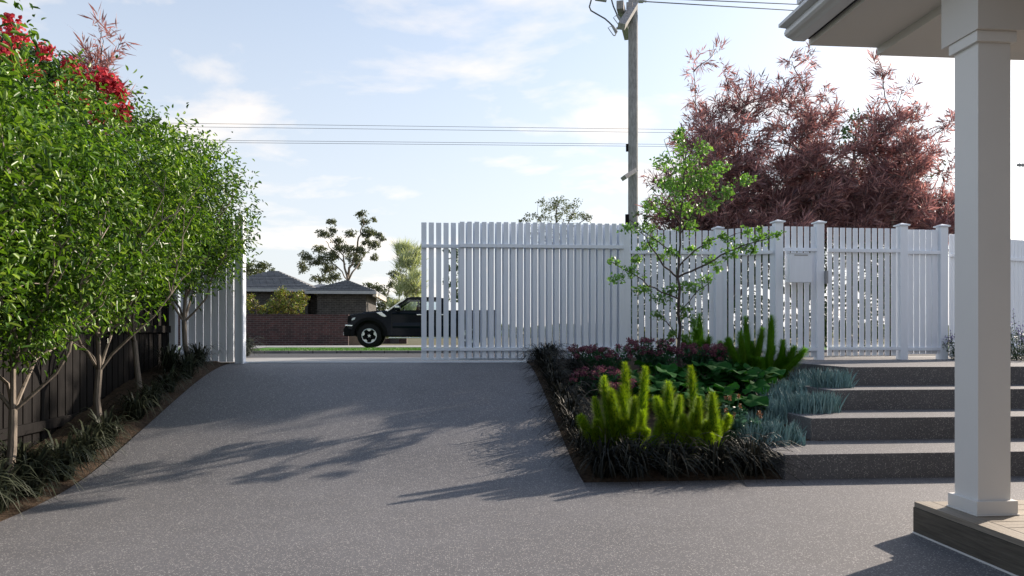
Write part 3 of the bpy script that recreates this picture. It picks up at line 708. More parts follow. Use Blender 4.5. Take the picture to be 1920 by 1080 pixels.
def foxtail(label, base, tips, m, rpx=11.5, seed=1, dens=3200, extra_n=9):
    rg = np.random.default_rng(seed); Y0 = base.y
    T = thing('foxtail_fern', label, 'fern', tuple(base), 'foxtail ferns in the planted bed'); core = MB(); parts = []
    bx_ = [t_[0] for t_ in tips]; ty1 = max(t_[1] for t_ in tips); pyb = HY + (EYE-base.z)*F/Y0
    tips = list(tips) + [(rg.uniform(min(bx_)+12, max(bx_)-12), rg.uniform(.30,.85)*(ty1-15) + 0 if False else pyb - (pyb-ty1)*rg.uniform(.75,1.35)) for _ in range(extra_n)]
    for i, (tx, ty) in enumerate(tips):
        Yt = Y0 + rg.uniform(-.22,.22); tp = np.array(atY(tx, ty, Yt)); b0 = np.array(base) + rg.normal(size=3)*(.10,.06,0) + (0,0,-.02)
        b0[0] = b0[0]*.72 + tp[0]*.28
        ctrl = np.array([b0[0]*.35+tp[0]*.65, b0[1]*.4+tp[1]*.6, b0[2]+(tp[2]-b0[2])*.38])
        ts = np.linspace(0,1,12); pts = [(1-t)**2*b0 + 2*t*(1-t)*ctrl + t*t*tp for t in ts]
        rr = rpx*mpp(tx, Y0)*rg.uniform(.95,1.2)
        core.tube(pts, [rr*.42*min(1,.6+2*t)*(1-max(0,t-.80)/.2*.85) for t in ts], 7)
        n = dens; t = rg.random(n)**.85; pts = np.array(pts); k = t*(11-1e-6); a = k.astype(int); fr = (k-a)[:,None]
        c_ = pts[a]*(1-fr)+pts[a+1]*fr; tang = unit(pts[a+1]-pts[a]); rad = rdir(rg, n); rad = unit(rad - tang*np.sum(rad*tang,1)[:,None])
        w_ = rr*np.minimum(1,.62+1.5*t)*(1-np.maximum(0,t-.90)/.10*.45)*(1-.12*np.maximum(0,t-.5)/.5)*rg.uniform(.85,1.15,n); 
        D = rad*.9 + tang*rg.uniform(.25,.9,n)[:,None] + rg.normal(size=(n,3))*.35
        parts.append(leaves(c_ + rad*(w_*.35)[:,None], D, tang, w_*rg.uniform(.55,.95,n), .0036, BLADE))
    core.build('stem_core', M['fern_core'], T, smooth=True)
    V, Fc = merge(parts); np_obj('fronds', V, Fc, M[m], T); return T
fb = onramp(1178, 858); 
foxtail('yellow-green foxtail fern with upright plumes, front left of the bed', fb,
  [(1132,705),(1172,679),(1167,722),(1210,687),(1087,779),(1115,745),(1147,762),(1190,745),(1173,765),(1120,795),(1177,800),(1240,789),(1145,730),(1205,770),(1150,800),(1215,805)], 'fern', 14, seed=1)
foxtail('yellow-green foxtail fern with a thick tall plume, front centre beside the succulents', onramp(1292, 862),
  [(1253,716),(1295,687),(1335,737),(1368,778),(1275,742),(1280,779),(1327,789),(1230,745),(1310,745),(1345,800),(1267,795),(1300,775),(1250,770)], 'fern', 14.5, seed=2)
foxtail('green foxtail fern with tall plumes at the back near the letterbox', onramp(1425, 715),
  [(1397,593),(1447,592),(1430,615),(1468,637),(1490,649),(1511,653),(1388,622),(1363,634),(1410,640),(1450,650),(1480,675),(1400,660)], 'fern_dark', 13, seed=3, dens=2600)
foxtail('small green foxtail fern right of the young tree trunk', onramp(1310, 682),
  [(1311,588),(1302,607),(1331,632),(1280,628),(1320,640),(1295,640)], 'fern_dark', 11, seed=4, dens=1800, extra_n=3)
foxtail('small low green foxtail fern between the young tree and the tall plumes', onramp(1358, 688),
  [(1350,640),(1366,634),(1372,650),(1340,652)], 'fern_dark', 11, seed=5, dens=1600, extra_n=3)

def sedum(label, p, seed, w_=.34, h_=.38, nh=46):
    rg = np.random.default_rng(seed); T = thing('stonecrop', label, 'flowering plant', tuple(p), 'purple flowering plants'); L0 = np.array(p)
    st = MB(); heads = []; lf = []
    for i in range(nh):
        e = L0 + np.array([rg.uniform(-w_,w_), rg.uniform(-w_*.7,w_*.7), h_*rg.uniform(.62,1.05)]); b0 = L0 + (e-L0)*(.3,.3,0)
        mid = (b0+e)/2 + rg.normal(size=3)*.015; st.tube([b0, mid, e], [.004,.003,.0025], 4, cap=False); heads.append(e)
        for t in rg.uniform(.1,.93,16): lf.append(b0*(1-t)+e*t + rg.normal(size=3)*.018)
    st.build('stem', M['sedum_leaf'], T)
    lf = np.array(lf); V, Fc = leaves(lf, rdir(rg, len(lf), (0,0,.6)), rdir(rg, len(lf), (0,0,1)), rg.uniform(.04,.075,len(lf)), rg.uniform(.018,.03,len(lf)), OVAL); np_obj('leaves', V, Fc, M['sedum_leaf'], T)
    for h_ in heads:
        P = h_ + ball(rg, 52, (.045,.045,.028), .5)
        V, Fc = leaves(P, rdir(rg, len(P), (0,0,.9)), rdir(rg, len(P)), rg.uniform(.012,.024,len(P)), .013, OVAL); np_obj('flower_head', V, Fc, M['purple'], T)
sedum('purple flowering plant nearest the driveway, lowest of the group', onramp(1112, 745), 1, .26, .30, 30)
sedum('purple flowering plant at the fence, left of the group', onramp(1130, 705), 2, .36, .33)
sedum('purple flowering plant just left of the young tree trunk', onramp(1226, 705), 3, .30, .40)
sedum('purple flowering plant just right of the young tree trunk', onramp(1312, 700), 4, .30, .32)
sedum('purple flowering plant by the tall green plumes', onramp(1366, 702), 5, .22, .30, 26)
sedum('purple flowering plant tucked behind the front left fern', onramp(1158, 765), 6, .18, .26, 20)

def bigleaf(label, p, seed, n=34, sp=.36, s_=.20):
    rg = np.random.default_rng(seed); T = thing('broadleaf_plant', label, 'leafy plant', tuple(p), 'dark broad-leaved plants'); L0 = np.array(p); st = MB(); V = []; Fc = []
    for i in range(n):
        an = rg.random()*math.tau; rr = sp*math.sqrt(rg.random()); e = L0 + np.array([math.cos(an)*rr, math.sin(an)*rr, rg.uniform(.15,.36)*(1-.25*rr/sp)])
        st.tube([L0+(e-L0)*(.1,.1,0), (L0+e)/2+np.array([0,0,.06]), e], [.005,.004,.004], 4, cap=False)
        r_ = s_*rg.uniform(.42,.66); d = unit(np.array([math.cos(an+rg.normal()*.5), math.sin(an+rg.normal()*.5), rg.uniform(-.45,.15)])); nn = unit(np.array([rg.normal()*.25, rg.normal()*.25-.15, 1])); s2 = unit(np.cross(nn, d)); u = np.cross(d, s2)
        K = 16; b0 = len(V); V.append(e - u*.012)
        for ring, q in ((1,.55),(2,1.0)):
            for k in range(K):
                a = k*math.tau/K; heart = 1 - .30*max(0, -math.cos(a))**6; wv = math.sin(a*4+i)*.010*ring
                V.append(e + d*(math.cos(a)*r_*q*heart*1.12 + r_*.45) + s2*math.sin(a)*r_*q + u*(-(q**2)*r_*.12 + wv + abs(math.sin(a))*r_*q*.12))
        V[b0] = V[b0] + d*r_*.3
        for k in range(K):
            Fc.append((b0, b0+1+k, b0+1+(k+1)%K, b0)); Fc.append((b0+1+k, b0+1+K+k, b0+1+K+(k+1)%K, b0+1+(k+1)%K))
    st.build('stem', M['bigleaf'], T)
    me = bpy.data.meshes.new('leaves'); L = np.array(T.location); me.from_pydata([tuple(np.array(q)-L) for q in V], [], [f[:3] if f[0]==f[3] else f for f in Fc]); me.materials.append(M['bigleaf'])
    me.polygons.foreach_set('use_smooth', [True]*len(me.polygons)); o = bpy.data.objects.new('leaves', me); C.objects.link(o); o.parent = T
bigleaf('dark broad-leaved plant just left of the young tree trunk', onramp(1228, 740), 1)
bigleaf('dark broad-leaved plant just right of the young tree trunk', onramp(1318, 738), 2)
bigleaf('dark broad-leaved plant in front of the tall green plumes', onramp(1388, 738), 3, 30)
bigleaf('dark broad-leaved plant between the front ferns and the blue succulents', onramp(1355, 785), 4, 30, .32)
bigleaf('dark broad-leaved plant behind the front ferns', onramp(1262, 775), 5, 24, .30)

def chalk(label, p, seed, w_=.20, n=80):
    rg = np.random.default_rng(seed); T = thing('chalk_sticks', label, 'succulent', tuple(p), 'blue chalk stick succulents'); V = []; Fc = []; L0 = np.array(p)
    for i in range(n):
        b0 = L0 + np.array([rg.uniform(-w_,w_), rg.uniform(-w_*.8,w_*.8), -.01]); 
        for j in range(3):
            ln = np.array([rg.normal()*.22 + (b0[0]-L0[0])*.9, rg.normal()*.2, 1.0]); ln /= np.linalg.norm(ln); l = rg.uniform(.09,.23); r_ = rg.uniform(.0045,.0075)
            a1 = unit(np.cross(ln, [.3,1,.1])); a2 = np.cross(ln, a1); bb = len(V); b1 = b0 + rg.normal(size=3)*(.018,.018,0); bend = np.array([ln[0],ln[1],0])*-.25*l
            for t, q in ((0,.8),(.35,1),(.75,.8),(1,.12)):
                c_ = b1 + ln*l*t + bend*t*(1-t)*2
                for k in range(5): V.append(c_ + (a1*math.cos(k*math.tau/5)+a2*math.sin(k*math.tau/5))*r_*q)
            for q in range(3):
                for k in range(5): Fc.append((bb+q*5+k, bb+q*5+(k+1)%5, bb+(q+1)*5+(k+1)%5, bb+(q+1)*5+k))
    np_obj('leaves', V, Fc, M['chalk'], T, smooth=True)
CS = [(1515,722,'behind the third step, farthest back'),(1555,721,'on the third step against the top riser'),(1490,745,'left of the third step, under the green plumes'),(1462,762,'between the broad leaves and the second step'),
      (1512,766,'on the second step, against the third riser'),(1538,766,'rightmost on the second step, in its corner'),(1428,782,'lowest left, beside the broad leaves'),(1450,815,'on the first step, left end'),(1480,822,'on the first step, against the second riser'),(1412,812,'beside the orange-flowered succulent'),(1475,790,'left of the second step end'),(1440,745,'in front of the tall green plumes')]
for i, (px, py, t_) in enumerate(CS):
    p = onramp(px, py); w_ = .19
    if 'on the third step' in t_: p.x, p.y, p.z = cor[2].x+.20, cor[3].y-.19, .6; w_ = .17
    if 'against the third riser' in t_: p.x, p.y, p.z = cor[2].x-.33, cor[2].y-.17, .4; w_ = .16
    if 'rightmost on the second' in t_: p.x, p.y, p.z = cor[2].x-.13, cor[2].y-.14, .4; w_ = .10
    if 'against the second riser' in t_: p.x, p.y, p.z = cor[1].x-.32, cor[1].y-.16, .2; w_ = .15
    if 'left end' in t_: p.x, p.y, p.z = cor[1].x-.52, cor[1].y-.14, .2; w_ = .16
    chalk('blue-grey chalk stick clump ' + t_, p, 70+i, w_)
def jade(label, p, seed):
    rg = np.random.default_rng(seed); T = thing('paddle_succulent', label, 'succulent', tuple(p), 'green succulents with orange flowers'); L0 = np.array(p); st = MB(); P = []
    for i in range(22):
        e = L0 + np.array([rg.uniform(-.17,.17), rg.uniform(-.12,.12), rg.uniform(.08,.24)]); st.tube([L0+(e-L0)*(.3,.3,0), e], [.006,.004], 5); P += [e + rg.normal(size=3)*.012 for _ in range(14)]
    fl = []
    for i in range(5):
        e = L0 + np.array([rg.uniform(-.16,.16), rg.uniform(-.1,.1), rg.uniform(.25,.36)]); st.tube([L0+(e-L0)*(.7,.7,.1), e], [.004,.0025], 5); fl.append(e)
    st.build('stem', M['jade'], T); P = np.array(P)
    V, Fc = leaves(P, rdir(rg, len(P), (0,0,.7)), rdir(rg, len(P), (0,0,1)), rg.uniform(.04,.07,len(P)), rg.uniform(.025,.04,len(P)), OVAL); np_obj('leaves', V, Fc, M['jade'], T)
    for e in fl:
        q = e + ball(rg, 30, (.014,.014,.026)); V, Fc = leaves(q, rdir(rg, 30, (0,0,.8)), rdir(rg, 30), .013, .008, OVAL); np_obj('flower', V, Fc, M['orange'], T)
jade('green paddle-leaved succulent with orange flowers, nearer the steps', onramp(1392, 838), 1)
jade('green paddle-leaved succulent with orange flowers, below the broad leaves', onramp(1366, 815), 2)

# ------------------------------------------------------------------ TREES traced as limbs and clumps in their own plane, with depth
def clump_tree(name, label, Y, limbs, clumps, lm, bark, dens=1.0, lsz=(.12,.2), asp=.3, group=None, seed=1, tmpl=DIAM, depth=1.0, ground=None, cat='tree', bias=(0,0,-.2), twigs=True, clump_pow=.5, extra=None, tufts=16, tuftw=.30, lscale=1.0, nbase=14):
    rg = np.random.default_rng(seed); mp_ = mpp(limbs[0][0][0], Y)
    b0 = atY(limbs[0][0][0], HY, Y); gz = zst(Y) if ground is None else ground
    T = thing(name, label, cat, (b0.x, Y, gz), group); tr = MB(); nodes = []
    for li, L in enumerate(limbs):
        pts = []; rad = []
        for (px, py, r_) in L:
            r_ *= lscale
            dy_ = 0 if (li == 0 and len(pts) == 0) else rg.uniform(-1,1)*depth*mp_*22
            if len(pts) == 0 and li > 0 and nodes:
                q = atY(px, py, Y); k = min(nodes, key=lambda n_: (n_[0]-q.x)**2+(n_[2]-q.z)**2); pts.append(np.array(k)); rad.append(r_*mp_); continue
            pts.append(np.array(atY(px, py, Y+dy_))); rad.append(r_*mp_)
        if li == 0: pts[0][2] = gz-.05
        P = []; RR = []
        for i in range(len(pts)-1):
            for t in (0,.33,.66): P.append(pts[i]*(1-t)+pts[i+1]*t + (rg.normal(size=3)*mp_*1.2 if t else 0)); RR.append(rad[i]*(1-t)+rad[i+1]*t)
        P.append(pts[-1]); RR.append(rad[-1]); tr.tube(P, RR, 7); nodes += [tuple(p) for p in P]
    N_ = np.array(nodes); LP = []; 
    for (cx_, cy_, rx, ry) in clumps:
        c_ = np.array(atY(cx_, cy_, Y + rg.uniform(-1,1)*depth*mp_*35)); n = int(dens*(rx*ry)**.9*.55)+nbase; rd = (rx+ry)/2*mp_
        # each clump is itself a cloud of small tufts with gaps between them
        nt_ = max(4, n//tufts); tc = c_ + ball(rg, nt_, (rx*mp_, rd, ry*mp_), clump_pow); ii = rg.integers(0, nt_, n); tw = tuftw*min(rx,ry)*mp_ + .02
        LP.append(tc[ii] + ball(rg, n, (tw*1.3, tw*1.3, tw), .5))
        if twigs:
            for t_ in tc[:max(2, nt_//3)]:
                q = N_[np.argmin(np.linalg.norm((N_-t_)*(1,.4,1), axis=1))]; tr.tube([q, (q+t_)/2+rg.normal(size=3)*mp_*2, t_], [max(.35*mp_,.002), .3*mp_, .2*mp_], 4, cap=False)
    tr.build('trunk', M[bark], T, smooth=True)
    LP = np.concatenate(LP); n = len(LP)
    V, Fc = leaves(LP, rdir(rg, n, bias), rdir(rg, n), rg.uniform(lsz[0], lsz[1], n), rg.uniform(.8,1.2,n)*lsz[1]*asp, tmpl)
    np_obj('crown', V, Fc, M[lm], T)
    if extra: extra(T, rg)
    return T
# young fan-leaved tree in the planted bed
ginkgo_limbs = [[(1274,700,4.6),(1273,640,4.0),(1273,560,3.4),(1273,500,3.0),(1275,440,2.5),(1279,380,2.0),(1283,320,1.4),(1278,230,.6)],
 [(1273,530,2.6),(1310,502,2.2),(1352,478,1.9),(1400,458,1.4),(1462,440,.8)], [(1273,526,2.4),(1245,500,2.1),(1224,468,1.7),(1200,435,.9)],
 [(1273,572,2.0),(1240,548,1.7),(1205,525,1.3),(1148,492,.7)], [(1274,492,2.0),(1300,472,1.7),(1335,450,1.3),(1380,438,.8)], [(1273,482,1.9),(1245,462,1.5),(1215,440,1.0),(1180,412,.6)],
 [(1273,640,1.6),(1255,610,1.3),(1236,590,.8)], [(1273,575,1.5),(1300,555,1.2),(1330,530,.8)], [(1276,430,1.8),(1300,400,1.4),(1345,360,1.0),(1410,338,.6)], [(1278,420,1.6),(1250,390,1.2),(1225,360,.7)],
 [(1281,360,1.4),(1310,310,1.0),(1325,265,.6)], [(1281,350,1.2),(1258,300,.9),(1245,262,.6)]]
gc = [(1292,345,45,34),(1255,350,34,34),(1325,335,38,26),(1285,305,32,22),(1275,265,13,26),(1318,275,18,18),(1245,300,20,18),(1350,312,18,14),(1395,338,24,12),(1370,358,26,13),(1235,385,30,17),(1285,392,42,18),(1330,385,26,13),(1290,425,26,12),
 (1210,430,22,14),(1180,432,16,10),(1212,462,16,10),(1230,448,18,11),(1195,485,15,10),(1160,520,24,9),(1150,492,14,6),(1185,510,20,11),(1205,540,22,11),(1240,560,20,11),(1230,590,12,9),(1258,545,14,14),(1300,540,26,16),(1322,522,16,9),(1282,585,18,12),(1300,605,12,9),(1262,625,9,7),(1290,630,9,8),
 (1335,490,20,9),(1365,475,22,9),(1388,462,20,10),(1410,470,16,8),(1425,448,18,9),(1450,440,16,9),(1400,432,14,7),(1355,445,20,9),(1325,455,18,9),(1300,470,14,9),(1250,478,16,10),(1275,245,7,14),(1262,475,10,8),(1345,505,10,6),(1420,430,8,5)]
clump_tree('young_fan_leaved_tree', 'slender young tree with bright green fan leaves in the planted bed', 8.7, ginkgo_limbs, gc, 'ginkgo_leaf', 'bark_dark', .95, (.018,.036), .95, tufts=11, tuftw=.36, lscale=.78, nbase=42, seed=9, tmpl=FAN, depth=1.2, ground=zs(8.7), bias=(0,0,-.3))
#PART3
# ------------------------------------------------------------------ red maples beyond the fence
def maple(label, Y, px, seed, top, wid, pts_extra=(), name='red_maple', lm='maple_leaf', group='red-leaved maples beyond the fence', nsp=620, base_y=None, ground=None, low=420, sparse=.0, cxy=None):
    rg = np.random.default_rng(seed); mp_ = mpp(px, Y); g_ = zst(Y) if ground is None else ground
    b0 = np.array(atY(px, HY, Y)); b0[2] = g_; T = thing(name, label, 'tree', tuple(b0), group); tr = MB()
    H = EYE + (HY-top)*Y/F - g_; W = wid*mp_; zl = EYE + (HY-low)*Y/F - g_
    ends = []; P0 = [b0+(0,0,-.05), b0+np.array([.05,0,.5]), b0+np.array([.0,.05,.95])]; tr.tube(P0, [.10,.085,.075], 8)
    for k in range(12):
        an = k*2.399+rg.random()*.5; rr = W*(rg.uniform(.12,.42) if k < 3 else (.35+.65*((k*.37)%1))); hz = H*(rg.uniform(.80,.93) if k < 3 else rg.uniform(.50,.76)) if k < 8 else H*rg.uniform(.36,.52); e = b0 + np.array([math.cos(an)*rr, math.sin(an)*rr*.75, hz])
        P = grow(rg, P0[2]-(0,0,.1), e, 9, .022); P = [p + np.array([0,0,0]) for p in P]
        tr.tube(P, list(np.linspace(.05,.006,9)), 6)
        for i in range(2, 9):
            ends.append((P[i], unit(P[i]-P[i-1])))
            for q in range(5):
                a2 = rg.random()*math.tau; l = rg.uniform(.28,.75)*(1.1-.45*i/9)*(W/1.35)
                e2 = P[i] + np.array([math.cos(a2)*l, math.sin(a2)*l, l*rg.uniform(.25,.8)])
                Q = grow(rg, P[i], e2, 4, .05); tr.tube(Q, [.010,.007,.005,.003], 4, cap=False)
                for q_ in Q[1:]: ends.append((q_, unit(e2-P[i])))
    for (ex, ey) in pts_extra:
        e = np.array(atY(ex, ey, Y+rg.uniform(-.3,.3))); st = min([p for p,_ in ends if p[2] < e[2]-.2], key=lambda p: np.linalg.norm((p-e)*(1,.3,.8))); Q = grow(rg, st, e, 6, .03); tr.tube(Q, list(np.linspace(.012,.003,6)), 4)
        for i in (2,3,4,5,5): ends.append((Q[i], unit(Q[i]-Q[i-1]+rg.normal(size=3)*.5)))
    tr.build('trunk', M['bark_grey'], T, smooth=True)
    E = np.array([p for p,_ in ends]); Dd = np.array([d for _,d in ends]); keep = E[:,2] > b0[2]+zl*.9; E, Dd = E[keep], Dd[keep]
    rep = max(1, int(nsp*1.0/len(E)*1.9)); E = np.repeat(E, rep, 0) + rg.normal(size=(len(E)*rep,3))*.045; Dd = np.repeat(Dd, rep, 0)
    hi = rg.random(len(E)) > .45*np.clip((E[:,2]-(b0[2]+.62*H))/(.25*H), 0, 1); E, Dd = E[hi], Dd[hi]
    sd_ = unit(Dd + rg.normal(size=Dd.shape)*.55 + (0,0,.15)); k = 7; PP = np.repeat(E, k, 0); ax = np.repeat(sd_, k, 0)
    D = unit(ax + rg.normal(size=ax.shape)*.52); PP = PP + ax*(rg.random(len(PP))*.16)[:,None]
    V, Fc = leaves(PP, D, rdir(rg, len(PP)), rg.uniform(.08,.24,len(PP)), rg.uniform(.010,.026,len(PP)), DIAM)
    np_obj('crown', V, Fc, M[lm], T); return T
maple('deep red maple with feathery top sprays, left one, behind the young tree', 13.2, 1362, 21, 118, 150, [(1300,118),(1345,96),(1300,190),(1290,260),(1410,160),(1355,130),(1330,210),(1250,330)], nsp=3200)
maple('deep red maple with feathery top sprays, middle one, above the letterbox', 13.6, 1505, 22, 130, 132, [(1483,112),(1520,98),(1500,140),(1455,185),(1545,175),(1470,160)], nsp=3000)
maple('deep red maple with feathery top sprays, right one, beside the verandah column', 13.4, 1668, 23, 140, 138, [(1640,118),(1655,140),(1700,160),(1720,200),(1775,240),(1785,225),(1760,370),(1780,300),(1610,230)], nsp=3100)
maple('pinkish maple tip rising behind the hedge at the upper left', 9.8, 178, 24, 110, 62, [(182,42),(185,55),(228,76),(200,100),(165,110),(215,122)], name='pink_maple', lm='pink_leaf', group=None, nsp=260, ground=.4, low=240)

# dark shrubs / tree masses seen between the maples and low behind the pickets
clump_tree('green_tree', 'dark green tree showing between the middle and right red maples', 17.5, [[(1600,500,7),(1600,400,5),(1602,300,3),(1605,240,1.5)],[(1600,400,4),(1660,330,2),(1690,290,1)],[(1600,380,3),(1560,320,1.5)]],
  [(1605,225,32,22),(1640,250,40,28),(1590,270,45,30),(1660,310,50,40),(1700,350,50,45),(1610,350,60,50),(1560,340,40,35),(1720,420,45,40),(1650,420,70,40),(1740,310,24,24),(1750,400,34,30),(1580,410,60,34)], 'dark_leaf', 'bark_dark', .95, (.05,.10), .55, seed=31, depth=1)
clump_tree('dark_shrub', 'small dark green shrub top showing between the power pole and the red maples', 14.5, [[(1205,520,4),(1205,460,3),(1206,420,1.5)]],
  [(1200,412,18,13),(1222,402,18,16),(1236,425,20,16),(1208,440,30,18),(1240,460,34,30),(1200,480,34,36),(1250,520,40,40),(1205,540,40,40)], 'dark_leaf', 'bark_dark', 1.2, (.03,.06), .6, seed=32, depth=1, cat='shrub')
sh = [(1222,500,'left of the young tree trunk',13.2),(1285,470,'behind the set-back fence bay',14.0),(1395,500,'behind the angled fence bay',12.4),(1500,520,'behind the letterbox bay',12.6),(1590,505,'behind the picket gate, left',13.0),(1668,515,'behind the picket gate, right',12.8)]
for i, (sx, sy, t_, Y_) in enumerate(sh):
    clump_tree('dark_shrub', 'dark green shrub glimpsed between the pickets ' + t_, Y_, [[(sx,640,4),(sx,560,3),(sx+3,sy,1.5)]],
      [(sx+a, sy+b_, 32, 30) for a in (-38,0,36) for b_ in (-30,25,75,115)], 'dark_leaf', 'bark_dark', .75, (.04,.08), .6, seed=40+i, depth=.8, cat='shrub', group='dark shrubs behind the pickets')

# flowering climber over the hedge at the left
clump_tree('bougainvillea', 'bougainvillea with crimson bracts arching over the hedge at the upper left', 8.0, [[(60,600,7),(60,420,6),(70,300,5),(110,210,3),(150,160,2)],[(60,400,4),(20,260,3),(15,150,2),(25,80,1)],[(80,280,3),(160,220,2),(225,200,1)],[(100,220,3),(80,140,2),(60,90,1)]],
  [(20,90,34,34),(60,125,40,30),(110,140,44,34),(150,165,44,36),(190,200,40,26),(60,190,60,50),(130,215,60,40),(210,225,32,20),(10,160,44,50),(-30,120,50,50),(20,230,60,50),(250,232,40,14)], 'dark_leaf', 'bark_dark', 1.15, (.045,.075), .6, seed=33, depth=1, ground=.5, cat='climbing shrub',
  extra=lambda T, rg: [np_obj('bracts', *(lambda vf: (vf[0], vf[1]))(leaves(*(lambda P: (P, rdir(rg, len(P), (0,0,.3)), rdir(rg, len(P)), rg.uniform(.035,.06,len(P)), .045))(np.concatenate([np.array(atY(x_, y_, 7.25+rg.uniform(-.2,.3))) + ball(rg, 75, (r_*.0055, .09, r_*.0045), .5) for x_, y_, r_ in
    [(22,45,18),(30,70,22),(85,98,18),(12,100,16),(45,128,16),(60,135,14),(150,145,20),(168,160,24),(195,155,20),(205,172,22),(222,178,16),(228,210,20),(180,222,16),(135,150,14),(110,170,12),(95,205,9),(190,140,12),(215,158,12),(130,120,12),(150,185,10)]])), OVAL)), M['bract'], T)])

# lavender at the right
for i, (lx, t_) in enumerate(((1915,'at the right edge of the picture behind the column'),(1795,'just left of the verandah column, at the fence foot'),(1950,'off the right edge'))):
    if i == 2: continue
    rg = np.random.default_rng(60+i); p0 = atY(lx, 680, 9.45 if i == 0 else 9.75); p0.z = .8
    T = thing('lavender', 'violet-flowered leafy shrub ' + t_, 'flowering shrub', tuple(p0), 'violet-flowered shrubs'); st = MB(); A0 = np.array(p0); LP = []
    hw = .26 if i == 0 else .13
    for k in range(52 if i == 0 else 26):
        e = A0 + np.array([rg.uniform(-hw,hw)*1.5, rg.uniform(-hw,hw), rg.uniform(.25,.68 if i == 0 else .42)]); b1 = A0+(e-A0)*(.3,.3,0); st.tube([b1,(b1+e)/2+rg.normal(size=3)*.01,e],[.003,.0025,.002],4,cap=False)
        for t in rg.uniform(.05,.85,26): LP.append(b1*(1-t)+e*t+rg.normal(size=3)*.022)
        FP = np.array([b1*(1-t)+e*t+rg.normal(size=3)*.010 for t in rg.uniform(.7,1,10)]); np_obj('flower_spike', *leaves(FP, rdir(rg,10,(0,0,.4)), rdir(rg,10), rg.uniform(.014,.022,10), .012, OVAL), M['violet'], T)
    st.build('stem', M['lav_leaf'], T); LP = np.array(LP)
    np_obj('leaves', *leaves(LP, rdir(rg,len(LP),(0,0,.4)), rdir(rg,len(LP)), rg.uniform(.025,.045,len(LP)), .012, DIAM), M['lav_leaf'], T)

# ------------------------------------------------------------------ BEYOND THE ROAD
def X(px, Y): return P3(px, Y).x
def Z(py, Y, px=840): return atY(px, py, Y).z
# brick front wall
YW = 42.0
bw_ = thing('brick_wall', 'low dark red brick front wall across the road, behind the truck', 'wall', (X(653,YW), YW, zst(YW)))
MB().box(-34, X(653,YW), YW, YW+.24, zst(YW)-.3, Z(592.5,YW)).build('wall', M['redbrick'], bw_)
MB().box(-34, X(653,YW)+.02, YW-.02, YW+.26, Z(592.5,YW)+.002, Z(590,YW)).build('coping', M['redbrick'], bw_)
tb = thing('timber_fence', 'short pale tan timber fence seen under the truck bumper', 'fence', (X(662,44), 44, zst(44)))
b = MB(); x = X(653.5,44)+.02
while x < X(690,44): b.box(x, x+.13, 44, 44.03, .4, Z(629,44)); x += .14
b.build('boards', M['tan'], tb); MB().box(X(653.5,44), X(690,44), 44.032, 44.09, Z(634,44)-.05, Z(634,44)+.05).build('rail', M['tan'], tb)
lw = thing('low_brick_wall', 'low brown brick wall far behind the truck', 'wall', (X(725,58), 58, .4))
MB().box(X(690,58), X(762,58), 58, 58.3, .3, Z(634.5,58)).build('wall', M['redbrick'], lw); MB().box(X(732,58), X(748,58), 57.8, 58.1, .3, Z(633.5,58)).build('pier', M['darkbrick'], lw)

# house with two hipped wings
def hip(x0, x1, y0, y1, ze, apex, rl=0.0, oh=.5, axis='x'):
    X0, X1, Y0, Y1 = x0-oh, x1+oh, y0-oh, y1+oh; cx_, cy_ = (X0+X1)/2, (Y0+Y1)/2
    b = MB(); rx, ry = (rl/2, 0) if axis == 'x' else (0, rl/2)
    A1, A2 = (cx_-rx, cy_-ry, apex), (cx_+rx, cy_+ry, apex)
    v = [(X0,Y0,ze),(X1,Y0,ze),(X1,Y1,ze),(X0,Y1,ze), A1, A2]
    f = [(0,1,5,4),(1,2,5),(2,3,4,5),(3,0,4)] if axis == 'x' else [(0,1,4),(1,2,5,4),(2,3,5),(3,0,4,5)]
    b.add(v, f + [(3,2,1,0)]); return b
def tiles_lines(x0, x1, y0, y1, ze, apex, rl, oh, axis):   # raised tile courses, front and right slopes
    X0, X1, Y0, Y1 = x0-oh, x1+oh, y0-oh, y1+oh; cx_, cy_ = (X0+X1)/2, (Y0+Y1)/2; b = MB(); n = 13
    rx, ry = (rl/2, 0) if axis == 'x' else (0, rl/2)
    for i in range(n):
        t = (i+.02)/n; z = ze + (apex-ze)*t; t2 = (i+1)/n
        def cor_(t): return [(X0+(cx_-rx-X0)*t, Y0+(cy_-ry-Y0)*t), (X1+(cx_+rx-X1)*t, Y0+(cy_-ry-Y0)*t), (X1+(cx_+rx-X1)*t, Y1+(cy_+ry-Y1)*t), (X0+(cx_-rx-X0)*t, Y1+(cy_+ry-Y1)*t)]
        a = cor_(t); c = cor_(min(t2+.004,1)); za = z + .085; zc_ = ze+(apex-ze)*min(t2+.004,1) + .012
        for k in range(4):
            p, q = a[k], a[(k+1)%4]; r, s = c[(k+1)%4], c[k]
            b.add([(p[0],p[1],za),(q[0],q[1],za),(r[0],r[1],zc_),(s[0],s[1],zc_),(p[0],p[1],z+.002),(q[0],q[1],z+.002)], [(0,1,2,3),(4,5,1,0)])
    return b
HS = thing('brick_house', 'single-storey dark brick house with two grey tiled hip roofs across the road', 'house', (-8, 46, .4))
ze2 = Z(547,46,640); x20, x21 = X(595,46), X(687,46)
ze1 = Z(542.5,46.5,500); x10, x11 = X(400,46.5), X(577,46.5)
MB().box(x20, x21, 46, 52.2, .3, ze2-.02).build('wall', M['darkbrick'], HS)
MB().box(x10, x11, 46.6, 53.5, .3, ze1-.02).build('wall', M['darkbrick'], HS)
MB().box(x11-.01, x20+.01, 47.2, 52, .3, min(ze1,ze2)-.06).build('wall', M['darkbrick'], HS)
ap2 = Z(528,49.1,655); ap1 = Z(508,50,505)
